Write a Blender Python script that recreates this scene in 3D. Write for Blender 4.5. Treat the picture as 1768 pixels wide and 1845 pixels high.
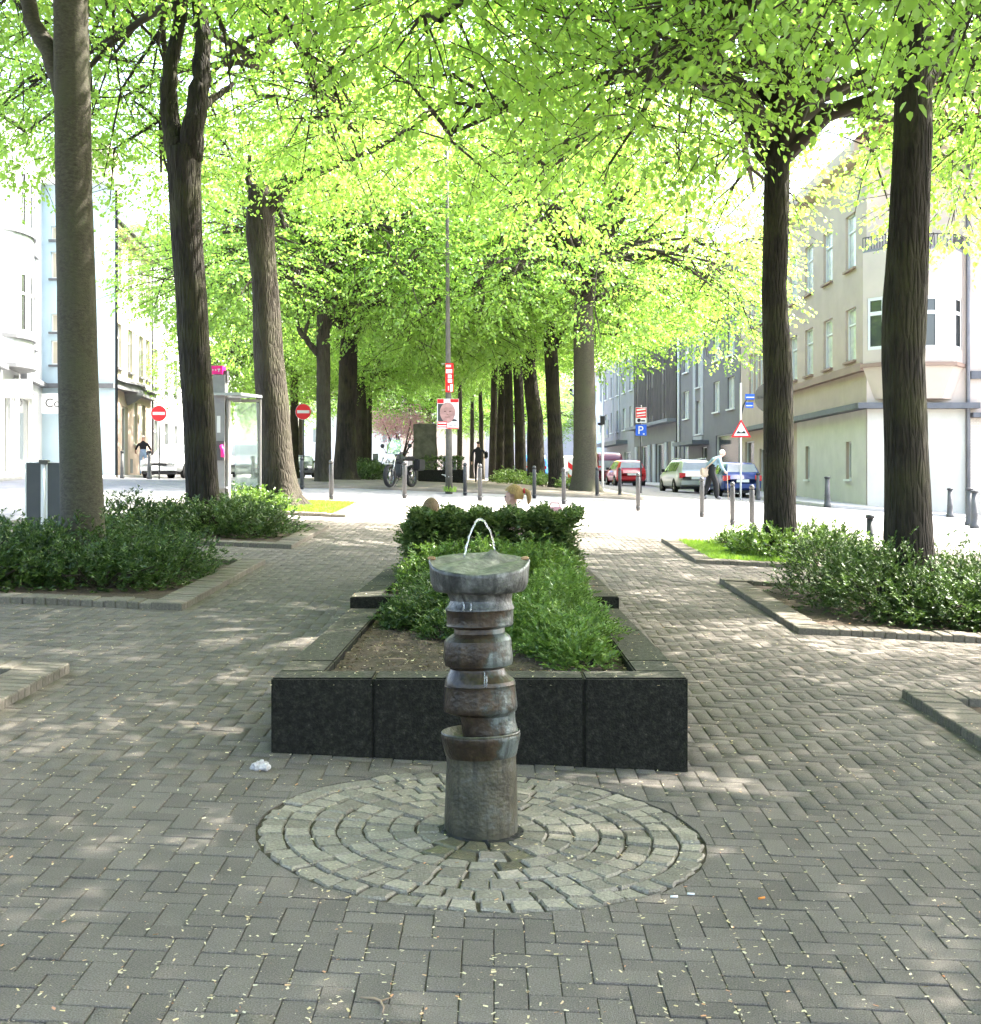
import bpy, bmesh, math, random
import numpy as np
from mathutils import Vector, Matrix

random.seed(7); np.random.seed(7)
SC = bpy.context.scene
for o in list(bpy.data.objects): bpy.data.objects.remove(o)
COL = SC.collection
R = math.radians

# ------------------------------------------------------------------ camera, sky, sun, exposure
F = 2350.0; VX, VY = 890.0, 868.0; CZ = 1.625          # focal length in photo pixels, vanishing point of +Y, eye height
cam = bpy.data.cameras.new('camera'); camo = bpy.data.objects.new('camera', cam); COL.objects.link(camo)
camo.location = (0, 0, CZ); camo.rotation_euler = (R(90), 0, 0)
cam.sensor_fit = 'HORIZONTAL'; cam.sensor_width = 36; cam.lens = F / 1768 * 36
cam.shift_x = -(VX - 884) / 1768; cam.shift_y = -(922.5 - VY) / 1768
cam.clip_start = .1; cam.clip_end = 2000
SC.camera = camo
SUN_EL, SUN_AZ = R(54), math.atan2(.86, .40)
W = bpy.data.worlds.new('World'); SC.world = W; W.use_nodes = True
nt = W.node_tree; bg = nt.nodes['Background']
sky = nt.nodes.new('ShaderNodeTexSky'); sky.sky_type = 'NISHITA'; sky.sun_disc = False
sky.sun_elevation = SUN_EL; sky.sun_rotation = SUN_AZ; sky.air_density = 1.0; sky.dust_density = 5.0; sky.ozone_density = .4
nt.links.new(sky.outputs[0], bg.inputs[0]); bg.inputs[1].default_value = .15
sd = Vector((math.sin(SUN_AZ) * math.cos(SUN_EL), math.cos(SUN_AZ) * math.cos(SUN_EL), math.sin(SUN_EL)))
sl = bpy.data.lights.new('sun', 'SUN'); sl.energy = 4.2; sl.angle = R(.53); sl.color = (1, .95, .87)
so = bpy.data.objects.new('sun', sl); COL.objects.link(so); so.rotation_euler = sd.to_track_quat('Z', 'Y').to_euler()
SC.view_settings.view_transform = 'Standard'; SC.view_settings.look = 'None'
SC.view_settings.gamma = 1; SC.view_settings.exposure = 3.3; SC.view_settings.use_curve_mapping = False
SC.cycles.use_denoising = True
SC.cycles.max_bounces = 10; SC.cycles.diffuse_bounces = 6; SC.cycles.transmission_bounces = 6; SC.cycles.use_adaptive_sampling = True; SC.cycles.adaptive_threshold = .025; SC.cycles.transparent_max_bounces = 8
SC.cycles.sample_clamp_indirect = 6

# ------------------------------------------------------------------ terrain

def G(x, y):
    x = np.asarray(x, float); y = np.asarray(y, float)
    c = np.where(y < 42, .0353 * y, 1.4826 + .005 * (np.minimum(y, 160) - 42))
    lr = .042 * np.clip(x, 0, 20) + .0015 * np.clip(x, 0, 20) ** 2
    lr = lr * np.clip(1 - (y - 45) / 60, .3, 1)
    xl = np.clip(-x, 0, 30)
    ll = np.where(xl < 4, .045 * xl, .18 + .012 * (xl - 4))
    return c - lr + ll
def g(x, y): return float(G(x, y))
def PX(px, Y): return (px - VX) / F * Y
def PZ(py, Y): return CZ - (py - VY) / F * Y

# ------------------------------------------------------------------ materials
MATS = {}
def mat(name, col, rough=.7, var=0., scale=8., bump=0., bscale=40., metal=0., spec=.3, rand=0., trans=None, col2=None, stretch=None, coat=0., detail=4., stain=0.):
    if name in MATS: return MATS[name]
    m = bpy.data.materials.new(name); m.use_nodes = True; n = m.node_tree.nodes; l = m.node_tree.links
    b = n['Principled BSDF']; b.inputs['Roughness'].default_value = rough; b.inputs['Metallic'].default_value = metal
    b.inputs['Specular IOR Level'].default_value = spec; b.inputs['Coat Weight'].default_value = coat
    tc = n.new('ShaderNodeTexCoord'); mp = n.new('ShaderNodeMapping'); l.new(tc.outputs['Object'], mp.inputs[0])
    if stretch: mp.inputs['Scale'].default_value = stretch
    c2 = col2 or tuple(max(0, c * (1 - var)) for c in col)
    out = None
    if var or col2:
        nz = n.new('ShaderNodeTexNoise'); nz.inputs['Scale'].default_value = scale; nz.inputs['Detail'].default_value = detail; nz.inputs['Roughness'].default_value = .65
        l.new(mp.outputs[0], nz.inputs[0])
        rp = n.new('ShaderNodeValToRGB'); rp.color_ramp.elements[0].position = .35; rp.color_ramp.elements[1].position = .65
        rp.color_ramp.elements[0].color = (*c2, 1); rp.color_ramp.elements[1].color = (*col, 1)
        l.new(nz.outputs[0], rp.inputs[0]); out = rp.outputs[0]
    if rand:
        gi = n.new('ShaderNodeNewGeometry'); oi = n.new('ShaderNodeObjectInfo')
        ad = n.new('ShaderNodeMath'); ad.operation = 'ADD'; l.new(gi.outputs['Random Per Island'], ad.inputs[0]); l.new(oi.outputs['Random'], ad.inputs[1])
        fr = n.new('ShaderNodeMath'); fr.operation = 'FRACT'; l.new(ad.outputs[0], fr.inputs[0])
        mr = n.new('ShaderNodeMapRange'); mr.inputs['To Min'].default_value = 1 - rand; mr.inputs['To Max'].default_value = 1 + rand
        l.new(fr.outputs[0], mr.inputs[0])
        vm = n.new('ShaderNodeVectorMath'); vm.operation = 'SCALE'
        if out: l.new(out, vm.inputs[0])
        else: vm.inputs[0].default_value = col
        l.new(mr.outputs[0], vm.inputs['Scale']); out = vm.outputs[0]
    if stain:
        gp = n.new('ShaderNodeNewGeometry'); ns = n.new('ShaderNodeTexNoise'); ns.inputs['Scale'].default_value = 1.7; ns.inputs['Detail'].default_value = 7; ns.inputs['Roughness'].default_value = .7; l.new(gp.outputs['Position'], ns.inputs[0])
        m4 = n.new('ShaderNodeMapRange'); m4.inputs['From Min'].default_value = .3; m4.inputs['From Max'].default_value = .7; m4.inputs['To Min'].default_value = 1 - stain; m4.inputs['To Max'].default_value = 1 + stain; l.new(ns.outputs[0], m4.inputs[0])
        v4 = n.new('ShaderNodeVectorMath'); v4.operation = 'SCALE'; l.new(out, v4.inputs[0]); l.new(m4.outputs[0], v4.inputs['Scale']); out = v4.outputs[0]
    if out: l.new(out, b.inputs['Base Color'])
    else: b.inputs['Base Color'].default_value = (*col, 1)
    if bump:
        nb = n.new('ShaderNodeTexNoise'); nb.inputs['Scale'].default_value = bscale; nb.inputs['Detail'].default_value = 6
        l.new(mp.outputs[0], nb.inputs[0])
        bp = n.new('ShaderNodeBump'); bp.inputs['Strength'].default_value = bump; bp.inputs['Distance'].default_value = .02
        l.new(nb.outputs[0], bp.inputs['Height']); l.new(bp.outputs[0], b.inputs['Normal'])
    if trans: b.inputs['Transmission Weight'].default_value = trans
    MATS[name] = m; return m

def leafmat(name, cols, tcol, tw=.5, rough=.45):
    m = bpy.data.materials.new(name); m.use_nodes = True; n = m.node_tree.nodes; l = m.node_tree.links
    n.clear(); o = n.new('ShaderNodeOutputMaterial')
    gi = n.new('ShaderNodeNewGeometry'); rp = n.new('ShaderNodeValToRGB')
    el = rp.color_ramp.elements
    el[0].color = (*cols[0], 1); el[1].color = (*cols[-1], 1)
    for i, c in enumerate(cols[1:-1]): e = el.new((i + 1) / (len(cols) - 1)); e.color = (*c, 1)
    l.new(gi.outputs['Random Per Island'], rp.inputs[0])
    d = n.new('ShaderNodeBsdfDiffuse'); l.new(rp.outputs[0], d.inputs[0])
    t = n.new('ShaderNodeBsdfTranslucent'); mx = n.new('ShaderNodeMix'); mx.data_type = 'RGBA'; mx.blend_type = 'MIX'
    mx.inputs[0].default_value = .7; l.new(rp.outputs[0], mx.inputs[6]); mx.inputs[7].default_value = (*tcol, 1); l.new(mx.outputs[2], t.inputs[0])
    ms = n.new('ShaderNodeMixShader'); ms.inputs[0].default_value = tw; l.new(d.outputs[0], ms.inputs[1]); l.new(t.outputs[0], ms.inputs[2])
    gl = n.new('ShaderNodeBsdfGlossy'); gl.inputs['Roughness'].default_value = rough; gl.inputs[0].default_value = (.9, .95, .9, 1)
    m2 = n.new('ShaderNodeMixShader'); m2.inputs[0].default_value = .05
    l.new(ms.outputs[0], m2.inputs[1]); l.new(gl.outputs[0], m2.inputs[2]); l.new(m2.outputs[0], o.inputs[0])
    MATS[name] = m; return m

def barkmat(name, c1, c2, moss, vs=14., bump=.9, xs=1., zs=.16):
    m = bpy.data.materials.new(name); m.use_nodes = True; n = m.node_tree.nodes; l = m.node_tree.links
    b = n['Principled BSDF']; b.inputs['Roughness'].default_value = .9; b.inputs['Specular IOR Level'].default_value = .15
    tc = n.new('ShaderNodeTexCoord'); mp = n.new('ShaderNodeMapping'); mp.inputs['Scale'].default_value = (xs, xs, zs); l.new(tc.outputs['Object'], mp.inputs[0])
    nz = n.new('ShaderNodeTexNoise'); nz.inputs['Scale'].default_value = vs; nz.inputs['Detail'].default_value = 7; nz.inputs['Roughness'].default_value = .7; nz.inputs['Distortion'].default_value = .4
    l.new(mp.outputs[0], nz.inputs[0])
    vo = n.new('ShaderNodeTexVoronoi'); vo.feature = 'DISTANCE_TO_EDGE'; vo.inputs['Scale'].default_value = vs * 1.2; l.new(mp.outputs[0], vo.inputs[0])
    rp = n.new('ShaderNodeValToRGB'); rp.color_ramp.elements[0].position = .32; rp.color_ramp.elements[1].position = .68
    rp.color_ramp.elements[0].color = (*c2, 1); rp.color_ramp.elements[1].color = (*c1, 1); l.new(nz.outputs[0], rp.inputs[0])
    n2 = n.new('ShaderNodeTexNoise'); n2.inputs['Scale'].default_value = 1.6; n2.inputs['Detail'].default_value = 5; l.new(tc.outputs['Object'], n2.inputs[0])
    r2 = n.new('ShaderNodeValToRGB'); r2.color_ramp.elements[0].position = .48; r2.color_ramp.elements[1].position = .7; l.new(n2.outputs[0], r2.inputs[0])
    mx = n.new('ShaderNodeMix'); mx.data_type = 'RGBA'; l.new(r2.outputs[0], mx.inputs[0]); l.new(rp.outputs[0], mx.inputs[6]); mx.inputs[7].default_value = (*moss, 1)
    l.new(mx.outputs[2], b.inputs['Base Color'])
    mt = n.new('ShaderNodeMath'); mt.operation = 'MULTIPLY_ADD'; mr = n.new('ShaderNodeMapRange'); mr.inputs['From Max'].default_value = .25; l.new(vo.outputs['Distance'], mr.inputs[0])
    l.new(mr.outputs[0], mt.inputs[0]); mt.inputs[1].default_value = .6; l.new(nz.outputs[0], mt.inputs[2])
    bp = n.new('ShaderNodeBump'); bp.inputs['Strength'].default_value = bump; bp.inputs['Distance'].default_value = .04
    l.new(mt.outputs[0], bp.inputs['Height']); l.new(bp.outputs[0], b.inputs['Normal'])
    MATS[name] = m; return m

def rampmat(name, stops, xg=0., by='noise', scale=5, rough=.5, metal=0., bump=0., bscale=30., stretch=None, streak=None, spec=.4):
    m = bpy.data.materials.new(name); m.use_nodes = True; n = m.node_tree.nodes; l = m.node_tree.links
    b = n['Principled BSDF']; b.inputs['Roughness'].default_value = rough; b.inputs['Metallic'].default_value = metal; b.inputs['Specular IOR Level'].default_value = spec
    tc = n.new('ShaderNodeTexCoord'); mp = n.new('ShaderNodeMapping'); l.new(tc.outputs['Object'], mp.inputs[0])
    if stretch: mp.inputs['Scale'].default_value = stretch
    nz = n.new('ShaderNodeTexNoise'); nz.inputs['Scale'].default_value = scale; nz.inputs['Detail'].default_value = 8; nz.inputs['Roughness'].default_value = .68; l.new(mp.outputs[0], nz.inputs[0])
    rp = n.new('ShaderNodeValToRGB'); el = rp.color_ramp.elements
    el[0].position = stops[0][0]; el[0].color = (*stops[0][1], 1); el[1].position = stops[-1][0]; el[1].color = (*stops[-1][1], 1)
    for p, c in stops[1:-1]: e = el.new(p); e.color = (*c, 1)
    sx = n.new('ShaderNodeSeparateXYZ'); l.new(tc.outputs['Object'], sx.inputs[0]); ma = n.new('ShaderNodeMath'); ma.operation = 'MULTIPLY_ADD'; ma.inputs[1].default_value = xg
    l.new(sx.outputs[0], ma.inputs[0]); l.new(nz.outputs[0], ma.inputs[2]); l.new(ma.outputs[0], rp.inputs[0]); out = rp.outputs[0]
    if streak:
        m3 = n.new('ShaderNodeMapping'); m3.inputs['Scale'].default_value = (30, 30, 2.2); l.new(tc.outputs['Object'], m3.inputs[0])
        n3 = n.new('ShaderNodeTexNoise'); n3.inputs['Scale'].default_value = 1; n3.inputs['Detail'].default_value = 3; l.new(m3.outputs[0], n3.inputs[0])
        r3 = n.new('ShaderNodeValToRGB'); r3.color_ramp.elements[0].position = .5; r3.color_ramp.elements[1].position = .75; l.new(n3.outputs[0], r3.inputs[0])
        mx = n.new('ShaderNodeMix'); mx.data_type = 'RGBA'; l.new(r3.outputs[0], mx.inputs[0]); l.new(out, mx.inputs[6]); mx.inputs[7].default_value = (*streak, 1); out = mx.outputs[2]
    l.new(out, b.inputs['Base Color'])
    if bump:
        nb = n.new('ShaderNodeTexNoise'); nb.inputs['Scale'].default_value = bscale; nb.inputs['Detail'].default_value = 6; l.new(mp.outputs[0], nb.inputs[0])
        bp = n.new('ShaderNodeBump'); bp.inputs['Strength'].default_value = bump; bp.inputs['Distance'].default_value = .01
        l.new(nb.outputs[0], bp.inputs['Height']); l.new(bp.outputs[0], b.inputs['Normal'])
    MATS[name] = m; return m

M = MATS
mat('paver', (.226, .203, .178), .9, .5, 170, .8, 260, rand=.12, spec=.12, detail=4., stain=.15)
mat('paver_far', (.19, .188, .172), .85, .25, 3, .3, 90)
mat('joint', (.085, .072, .05), .95, .6, 40, .5, 120)
mat('cobble', (.285, .257, .21), .85, .4, 70, .7, 140, rand=.28, spec=.15, stain=.2)
mat('cobble_wet', (.12, .1, .06), .45, .5, 40, .5, 120, rand=.25, spec=.4, col2=(.06, .062, .04))
mat('kerb', (.165, .147, .121), .9, .35, 60, .4, 160, rand=.14, spec=.15)
mat('soil', (.085, .062, .042), .95, .55, 14, .9, 60)
mat('asphalt', (.19, .19, .195), .9, .18, 1.2, .3, 120)
mat('crossing', (.42, .39, .36), .9, .2, 2.5, .3, 120)
mat('walk', (.34, .33, .31), .9, .2, 2, .2, 80)
mat('promenade', (.19, .165, .135), .95, .35, 1.5, .5, 60)
rampmat('planter_concrete', [(.3, (.008, .0078, .0065)), (.5, (.0165, .016, .013)), (.64, (.029, .028, .022)), (.74, (.07, .067, .052))], scale=45, rough=.95, bump=.9, bscale=90, spec=.1)  # near-black partly for the shade on upright faces, partly for algae
rampmat('planter_lit_top', [(.3, (.034, .033, .027)), (.5, (.068, .065, .052)), (.66, (.115, .108, .087)), (.75, (.22, .2, .165))], scale=40, rough=.95, bump=.8, bscale=90, spec=.1)
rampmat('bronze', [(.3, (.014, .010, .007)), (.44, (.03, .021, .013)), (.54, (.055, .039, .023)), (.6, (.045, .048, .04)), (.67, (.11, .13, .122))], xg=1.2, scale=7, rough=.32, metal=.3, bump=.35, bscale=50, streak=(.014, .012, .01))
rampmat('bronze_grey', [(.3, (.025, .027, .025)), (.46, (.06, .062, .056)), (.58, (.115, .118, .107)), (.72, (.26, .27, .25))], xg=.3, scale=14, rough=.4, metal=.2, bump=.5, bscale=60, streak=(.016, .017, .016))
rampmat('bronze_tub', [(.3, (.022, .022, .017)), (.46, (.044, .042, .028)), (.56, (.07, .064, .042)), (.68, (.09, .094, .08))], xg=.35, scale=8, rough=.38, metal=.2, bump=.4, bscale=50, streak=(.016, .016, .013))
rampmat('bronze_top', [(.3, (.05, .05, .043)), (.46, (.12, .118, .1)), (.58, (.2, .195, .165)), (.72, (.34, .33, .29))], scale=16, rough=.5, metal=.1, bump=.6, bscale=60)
mat('tip_tan', (.36, .22, .11), .5, .3, 20)
mat('dark_hole', (.012, .012, .012), .6)
mat('water', (.9, .93, .93), .06, trans=.85, spec=.5)
barkmat('bark_rough', (.042, .036, .028), (.0095, .0085, .007), (.045, .044, .022), 15, 1., 1., .14)
barkmat('bark_smooth', (.088, .08, .06), (.042, .038, .028), (.07, .07, .045), 26, .15, .8, 1.8)
barkmat('bark_mid', (.055, .047, .036), (.018, .016, .012), (.05, .048, .03), 14, .8, 1., .2)
mat('twig', (.035, .028, .02), .9)
LIME = [(.07, .16, .015), (.12, .24, .02), (.17, .31, .028), (.23, .37, .04)]
leafmat('leaf_lime', LIME, (.38, .63, .09), .58)
leafmat('leaf_dark', [(.10, .20, .02), (.15, .26, .025), (.2, .32, .03)], (.34, .6, .09), .58)
leafmat('leaf_pink', [(.5, .25, .32), (.62, .38, .44), (.3, .12, .16)], (.7, .4, .45), .4)
leafmat('leaf_yew', [(.012, .03, .008), (.026, .056, .013), (.05, .094, .02), (.105, .16, .03)], (.09, .17, .025), .22)
leafmat('leaf_yew_light', [(.03, .07, .014), (.06, .125, .02), (.1, .18, .03), (.18, .27, .045)], (.18, .3, .04), .3)
leafmat('leaf_box', [(.022, .042, .014), (.05, .085, .024), (.1, .145, .04), (.16, .21, .06)], (.13, .22, .04), .25)
leafmat('grass', [(.1, .2, .015), (.16, .28, .02), (.2, .32, .03)], (.3, .5, .04), .35)
leafmat('litter', [(.6, .5, .28), (.72, .64, .42), (.5, .4, .2), (.62, .5, .32), (.7, .62, .45), (.6, .5, .3), (.55, .22, .1)], (.5, .4, .2), .1)
mat('steel', (.065, .067, .07), .5, .35, 20, .1, 60, metal=.3)
mat('iron', (.05, .052, .055), .5, .3, 20, metal=.3)
mat('pole_grey', (.095, .09, .077), .7, .3, 8)
mat('white_paint', (.78, .78, .76), .5)
mat('sign_white', (.6, .6, .6), .4)
mat('sign_red', (.62, .015, .02), .4)
mat('sign_blue', (.015, .09, .5), .4)
mat('sign_back', (.085, .087, .088), .6, .2, 5)
mat('black', (.012, .012, .013), .5)
mat('rubber', (.018, .018, .018), .8)
mat('chrome', (.3, .3, .3), .25, metal=.9)
mat('magenta', (.75, .02, .22), .4)
mat('glass', (.045, .05, .05), .06, spec=.9)
mat('glass_pale', (.30, .33, .33), .1, spec=.8, var=.4, scale=.8)
mat('glass_curtain', (.55, .55, .52), .25, spec=.6, var=.35, scale=2.)
mat('clear_glass', (.8, .9, .88), .03, trans=.9, spec=.5)
mat('frame_white', (.62, .62, .6), .45)
mat('plate', (.75, .75, .72), .4)
mat('tail_red', (.5, .012, .012), .25, spec=.6)
mat('lamp_clear', (.7, .72, .72), .1, spec=.8)

# ------------------------------------------------------------------ mesh helpers
class MB:
    def __init__(s): s.v = []; s.f = []; s.m = []
    def add(s, vs, fs, mi=0):
        k = len(s.v); s.v += [tuple(v) for v in vs]; s.f += [tuple(i + k for i in f) for f in fs]; s.m += [mi] * len(fs); return s
    def box(s, a, b, mi=0, M4=None):
        (x0, y0, z0), (x1, y1, z1) = a, b
        vs = [Vector(p) for p in ((x0, y0, z0), (x1, y0, z0), (x1, y1, z0), (x0, y1, z0), (x0, y0, z1), (x1, y0, z1), (x1, y1, z1), (x0, y1, z1))]
        if M4: vs = [M4 @ v for v in vs]
        return s.add(vs, [(0, 3, 2, 1), (4, 5, 6, 7), (0, 1, 5, 4), (1, 2, 6, 5), (2, 3, 7, 6), (3, 0, 4, 7)], mi)
    def quad(s, a, b, c, d, mi=0): return s.add([a, b, c, d], [(0, 1, 2, 3)], mi)
    def tube(s, pts, rad, n=8, mi=0, cap=True, jit=0.):
        pts = [Vector(p) for p in pts]
        if not isinstance(rad, (list, tuple)): rad = [rad] * len(pts)
        k = len(s.v); up = None
        for i, p in enumerate(pts):
            d = (pts[min(i + 1, len(pts) - 1)] - pts[max(i - 1, 0)]); d = d.normalized() if d.length > 1e-9 else Vector((0, 0, 1))
            if up is None: up = Vector((1, 0, 0)) if abs(d.x) < .8 else Vector((0, 1, 0))
            u = (up - d * up.dot(d)).normalized(); w = d.cross(u); up = u
            for j in range(n):
                a = 2 * math.pi * j / n; r = rad[i] * (1 + random.uniform(-jit, jit))
                s.v.append(tuple(p + (u * math.cos(a) + w * math.sin(a)) * r))
        for i in range(len(pts) - 1):
            for j in range(n):
                s.f.append((k + i * n + j, k + i * n + (j + 1) % n, k + (i + 1) * n + (j + 1) % n, k + (i + 1) * n + j)); s.m.append(mi)
        if cap:
            s.f.append(tuple(k + j for j in reversed(range(n)))); s.m.append(mi)
            q = k + (len(pts) - 1) * n; s.f.append(tuple(q + j for j in range(n))); s.m.append(mi)
        return s
    def lathe(s, prof, n=20, mi=0, c=(0, 0, 0), axis='z', cap=True):
        k = len(s.v)
        for r, z in prof:
            for j in range(n):
                a = 2 * math.pi * j / n; x, y = r * math.cos(a), r * math.sin(a)
                p = (x, y, z) if axis == 'z' else ((z, x, y) if axis == 'x' else (y, z, x))
                s.v.append((p[0] + c[0], p[1] + c[1], p[2] + c[2]))
        for i in range(len(prof) - 1):
            for j in range(n):
                s.f.append((k + i * n + j, k + i * n + (j + 1) % n, k + (i + 1) * n + (j + 1) % n, k + (i + 1) * n + j)); s.m.append(mi)
        if cap:
            s.f.append(tuple(k + j for j in reversed(range(n)))); s.m.append(mi)
            q = k + (len(prof) - 1) * n; s.f.append(tuple(q + j for j in range(n))); s.m.append(mi)
        return s
    def prism(s, poly, z0, z1, mi=0):
        n = len(poly); vs = [(x, y, z0) for x, y in poly] + [(x, y, z1) for x, y in poly]
        fs = [tuple(reversed(range(n))), tuple(range(n, 2 * n))] + [(i, (i + 1) % n, n + (i + 1) % n, n + i) for i in range(n)]
        return s.add(vs, fs, mi)
    def prismxz(s, poly, y0, y1, mi=0):      # outline in x,z ; thickness along y
        n = len(poly); vs = [(x, y0, z) for x, z in poly] + [(x, y1, z) for x, z in poly]
        fs = [tuple(range(n)), tuple(reversed(range(n, 2 * n)))] + [(i, n + i, n + (i + 1) % n, (i + 1) % n) for i in range(n)]
        return s.add(vs, fs, mi)
    def mesh(s, name, mats, smooth=False):
        me = bpy.data.meshes.new(name); me.from_pydata(s.v, [], s.f)
        for m in (mats if isinstance(mats, (list, tuple)) else [mats]): me.materials.append(M[m] if isinstance(m, str) else m)
        if len(me.materials) > 1: me.polygons.foreach_set('material_index', s.m)
        if smooth: me.polygons.foreach_set('use_smooth', [True] * len(me.polygons))
        me.update(); return me
    def build(s, name, mats, parent=None, smooth=False, loc=(0, 0, 0), rz=0):
        return link(name, s.mesh(name, mats, smooth), parent, loc, rz)

def link(name, me, parent=None, loc=(0, 0, 0), rz=0):
    o = bpy.data.objects.new(name, me); COL.objects.link(o); o.location = loc; o.rotation_euler = (0, 0, rz); o.parent = parent; return o
def empty(name, loc, rz=0): return link(name, None, None, loc, rz)
def tag(o, label=None, cat=None, group=None, kind=None):
    if label: o['label'] = label
    if cat: o['category'] = cat
    if group: o['group'] = group
    if kind: o['kind'] = kind
    return o
def copy_tree(o, parent=None):
    c = o.copy(); COL.objects.link(c); c.parent = parent
    for ch in [x for x in bpy.data.objects if x.parent == o]: copy_tree(ch, c)
    return c
def npmesh(name, V, Fq, mats, smooth=False):
    me = bpy.data.meshes.new(name); V = np.ascontiguousarray(V, np.float32); Fq = np.ascontiguousarray(Fq, np.int32)
    n = len(Fq); k = Fq.shape[1]
    me.vertices.add(len(V)); me.vertices.foreach_set('co', V.ravel())
    me.loops.add(n * k); me.loops.foreach_set('vertex_index', Fq.ravel())
    me.polygons.add(n); me.polygons.foreach_set('loop_start', np.arange(0, n * k, k, dtype=np.int32)); me.polygons.foreach_set('loop_total', np.full(n, k, np.int32))
    for m in (mats if isinstance(mats, (list, tuple)) else [mats]): me.materials.append(M[m])
    if smooth: me.polygons.foreach_set('use_smooth', np.ones(n, bool))
    me.update(calc_edges=True); return me
def bevbox(name, size, bev, m, segs=1, jit=0.):
    bm = bmesh.new(); bmesh.ops.create_cube(bm, size=1); bmesh.ops.scale(bm, vec=size, verts=bm.verts)
    if bev: bmesh.ops.bevel(bm, geom=list(bm.edges), offset=bev, segments=segs, affect='EDGES')
    for v in bm.verts: v.co += Vector([random.uniform(-jit, jit) for _ in range(3)])
    me = bpy.data.meshes.new(name); bm.to_mesh(me); bm.free(); me.materials.append(M[m]); return me
def ground_normal(x, y):
    e = .05; return Vector((-(g(x + e, y) - g(x - e, y)) / (2 * e), -(g(x, y + e) - g(x, y - e)) / (2 * e), 1)).normalized()
def on_ground(o, x, y, dz=0, rz=0):
    n = ground_normal(x, y); q = Vector((0, 0, 1)).rotation_difference(n)
    o.rotation_mode = 'QUATERNION'; o.rotation_quaternion = q @ Matrix.Rotation(rz, 3, 'Z').to_quaternion(); o.location = (x, y, g(x, y) + dz)

def sheet(name, x0, x1, y0, y1, dz, m, nx=30, ny=40, skirt=0.):
    xs = np.linspace(x0, x1, nx + 1); ys = np.linspace(y0, y1, ny + 1); XX, YY = np.meshgrid(xs, ys)
    V = np.stack([XX, YY, G(XX, YY) + dz], -1).reshape(-1, 3); a = (np.arange(ny)[:, None] * (nx + 1) + np.arange(nx)).ravel()
    Fq = np.stack([a, a + 1, a + nx + 2, a + nx + 1], -1)
    if skirt:
        bd = list(range(nx + 1)) + [(nx + 1) * (j + 1) + nx for j in range(ny)] + [(nx + 1) * ny + i for i in range(nx - 1, -1, -1)] + [(nx + 1) * j for j in range(ny - 1, 0, -1)]
        k = len(V); V2 = V[bd].copy(); V2[:, 2] -= skirt; V = np.vstack([V, V2]); n = len(bd); i = np.arange(n)
        bd = np.array(bd); Fq = np.vstack([Fq, np.stack([bd, k + i, k + (i + 1) % n, bd[(i + 1) % n]], -1)])
    o = link(name, npmesh(name, V, Fq, m)); o['kind'] = 'structure'; return o

def skewsheet(name, pts, dz, m, n=30, skirt=.1):      # quad given as four ground corners
    a, b, c, d = [np.array(p, float) for p in pts]; u = np.linspace(0, 1, n + 1); U, T = np.meshgrid(u, u)
    P = (1 - T)[..., None] * ((1 - U)[..., None] * a + U[..., None] * b) + T[..., None] * ((1 - U)[..., None] * d + U[..., None] * c)
    V = np.concatenate([P, (G(P[..., 0], P[..., 1]) + dz)[..., None]], -1).reshape(-1, 3); q = (np.arange(n)[:, None] * (n + 1) + np.arange(n)).ravel()
    Fq = np.stack([q, q + 1, q + n + 2, q + n + 1], -1)
    bd = list(range(n + 1)) + [(n + 1) * (j + 1) + n for j in range(n)] + [(n + 1) * n + i for i in range(n - 1, -1, -1)] + [(n + 1) * j for j in range(n - 1, 0, -1)]
    k = len(V); V2 = V[bd].copy(); V2[:, 2] -= skirt; V = np.vstack([V, V2]); nn = len(bd); i = np.arange(nn); bd = np.array(bd)
    Fq = np.vstack([Fq, np.stack([bd, k + i, k + (i + 1) % nn, bd[(i + 1) % nn]], -1)])
    o = link(name, npmesh(name, V, Fq, m)); o['kind'] = 'structure'; return o

# ------------------------------------------------------------------ ground
def big_ground():
    xs = np.concatenate([np.linspace(-300, -32, 8), np.linspace(-30, 30, 61), np.linspace(32, 300, 8)])
    ys = np.concatenate([np.linspace(-60, 0, 7), np.linspace(1, 90, 90), np.linspace(95, 200, 22), np.linspace(250, 900, 8)])
    XX, YY = np.meshgrid(xs, ys); nx = len(xs) - 1; ny = len(ys) - 1
    V = np.stack([XX, YY, G(XX, YY) - .07], -1).reshape(-1, 3); a = (np.arange(ny)[:, None] * (nx + 1) + np.arange(nx)).ravel()
    o = link('road', npmesh('road', V, np.stack([a, a + 1, a + nx + 2, a + nx + 1], -1), 'asphalt')); o['kind'] = 'structure'
big_ground()
sheet('plaza_bed', -8, 8.5, -8, 23.2, -.0085, 'joint', 40, 80)
sheet('plaza_crossing_pavement', -8, 9.5, 23.15, 32.2, -.004, 'crossing', 20, 20, .1)
skewsheet('promenade', [(-6.3, 37.2), (4.6, 38.6), (-3.5, 125), (-14, 125)], .0, 'promenade', 40, .1)
skewsheet('pavement_left', [(-14.4, 30), (-16.2 + .9, 52.5), (-21.8, 130), (-26, 130)][:0] or [(-30, 20), (-13.9, 20), (-19.6, 130), (-34, 130)], .03, 'walk', 40, .12)
skewsheet('pavement_right', [(11.2, 44), (30, 44), (30, 140), (5.3, 140)], .03, 'walk', 40, .12)

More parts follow.
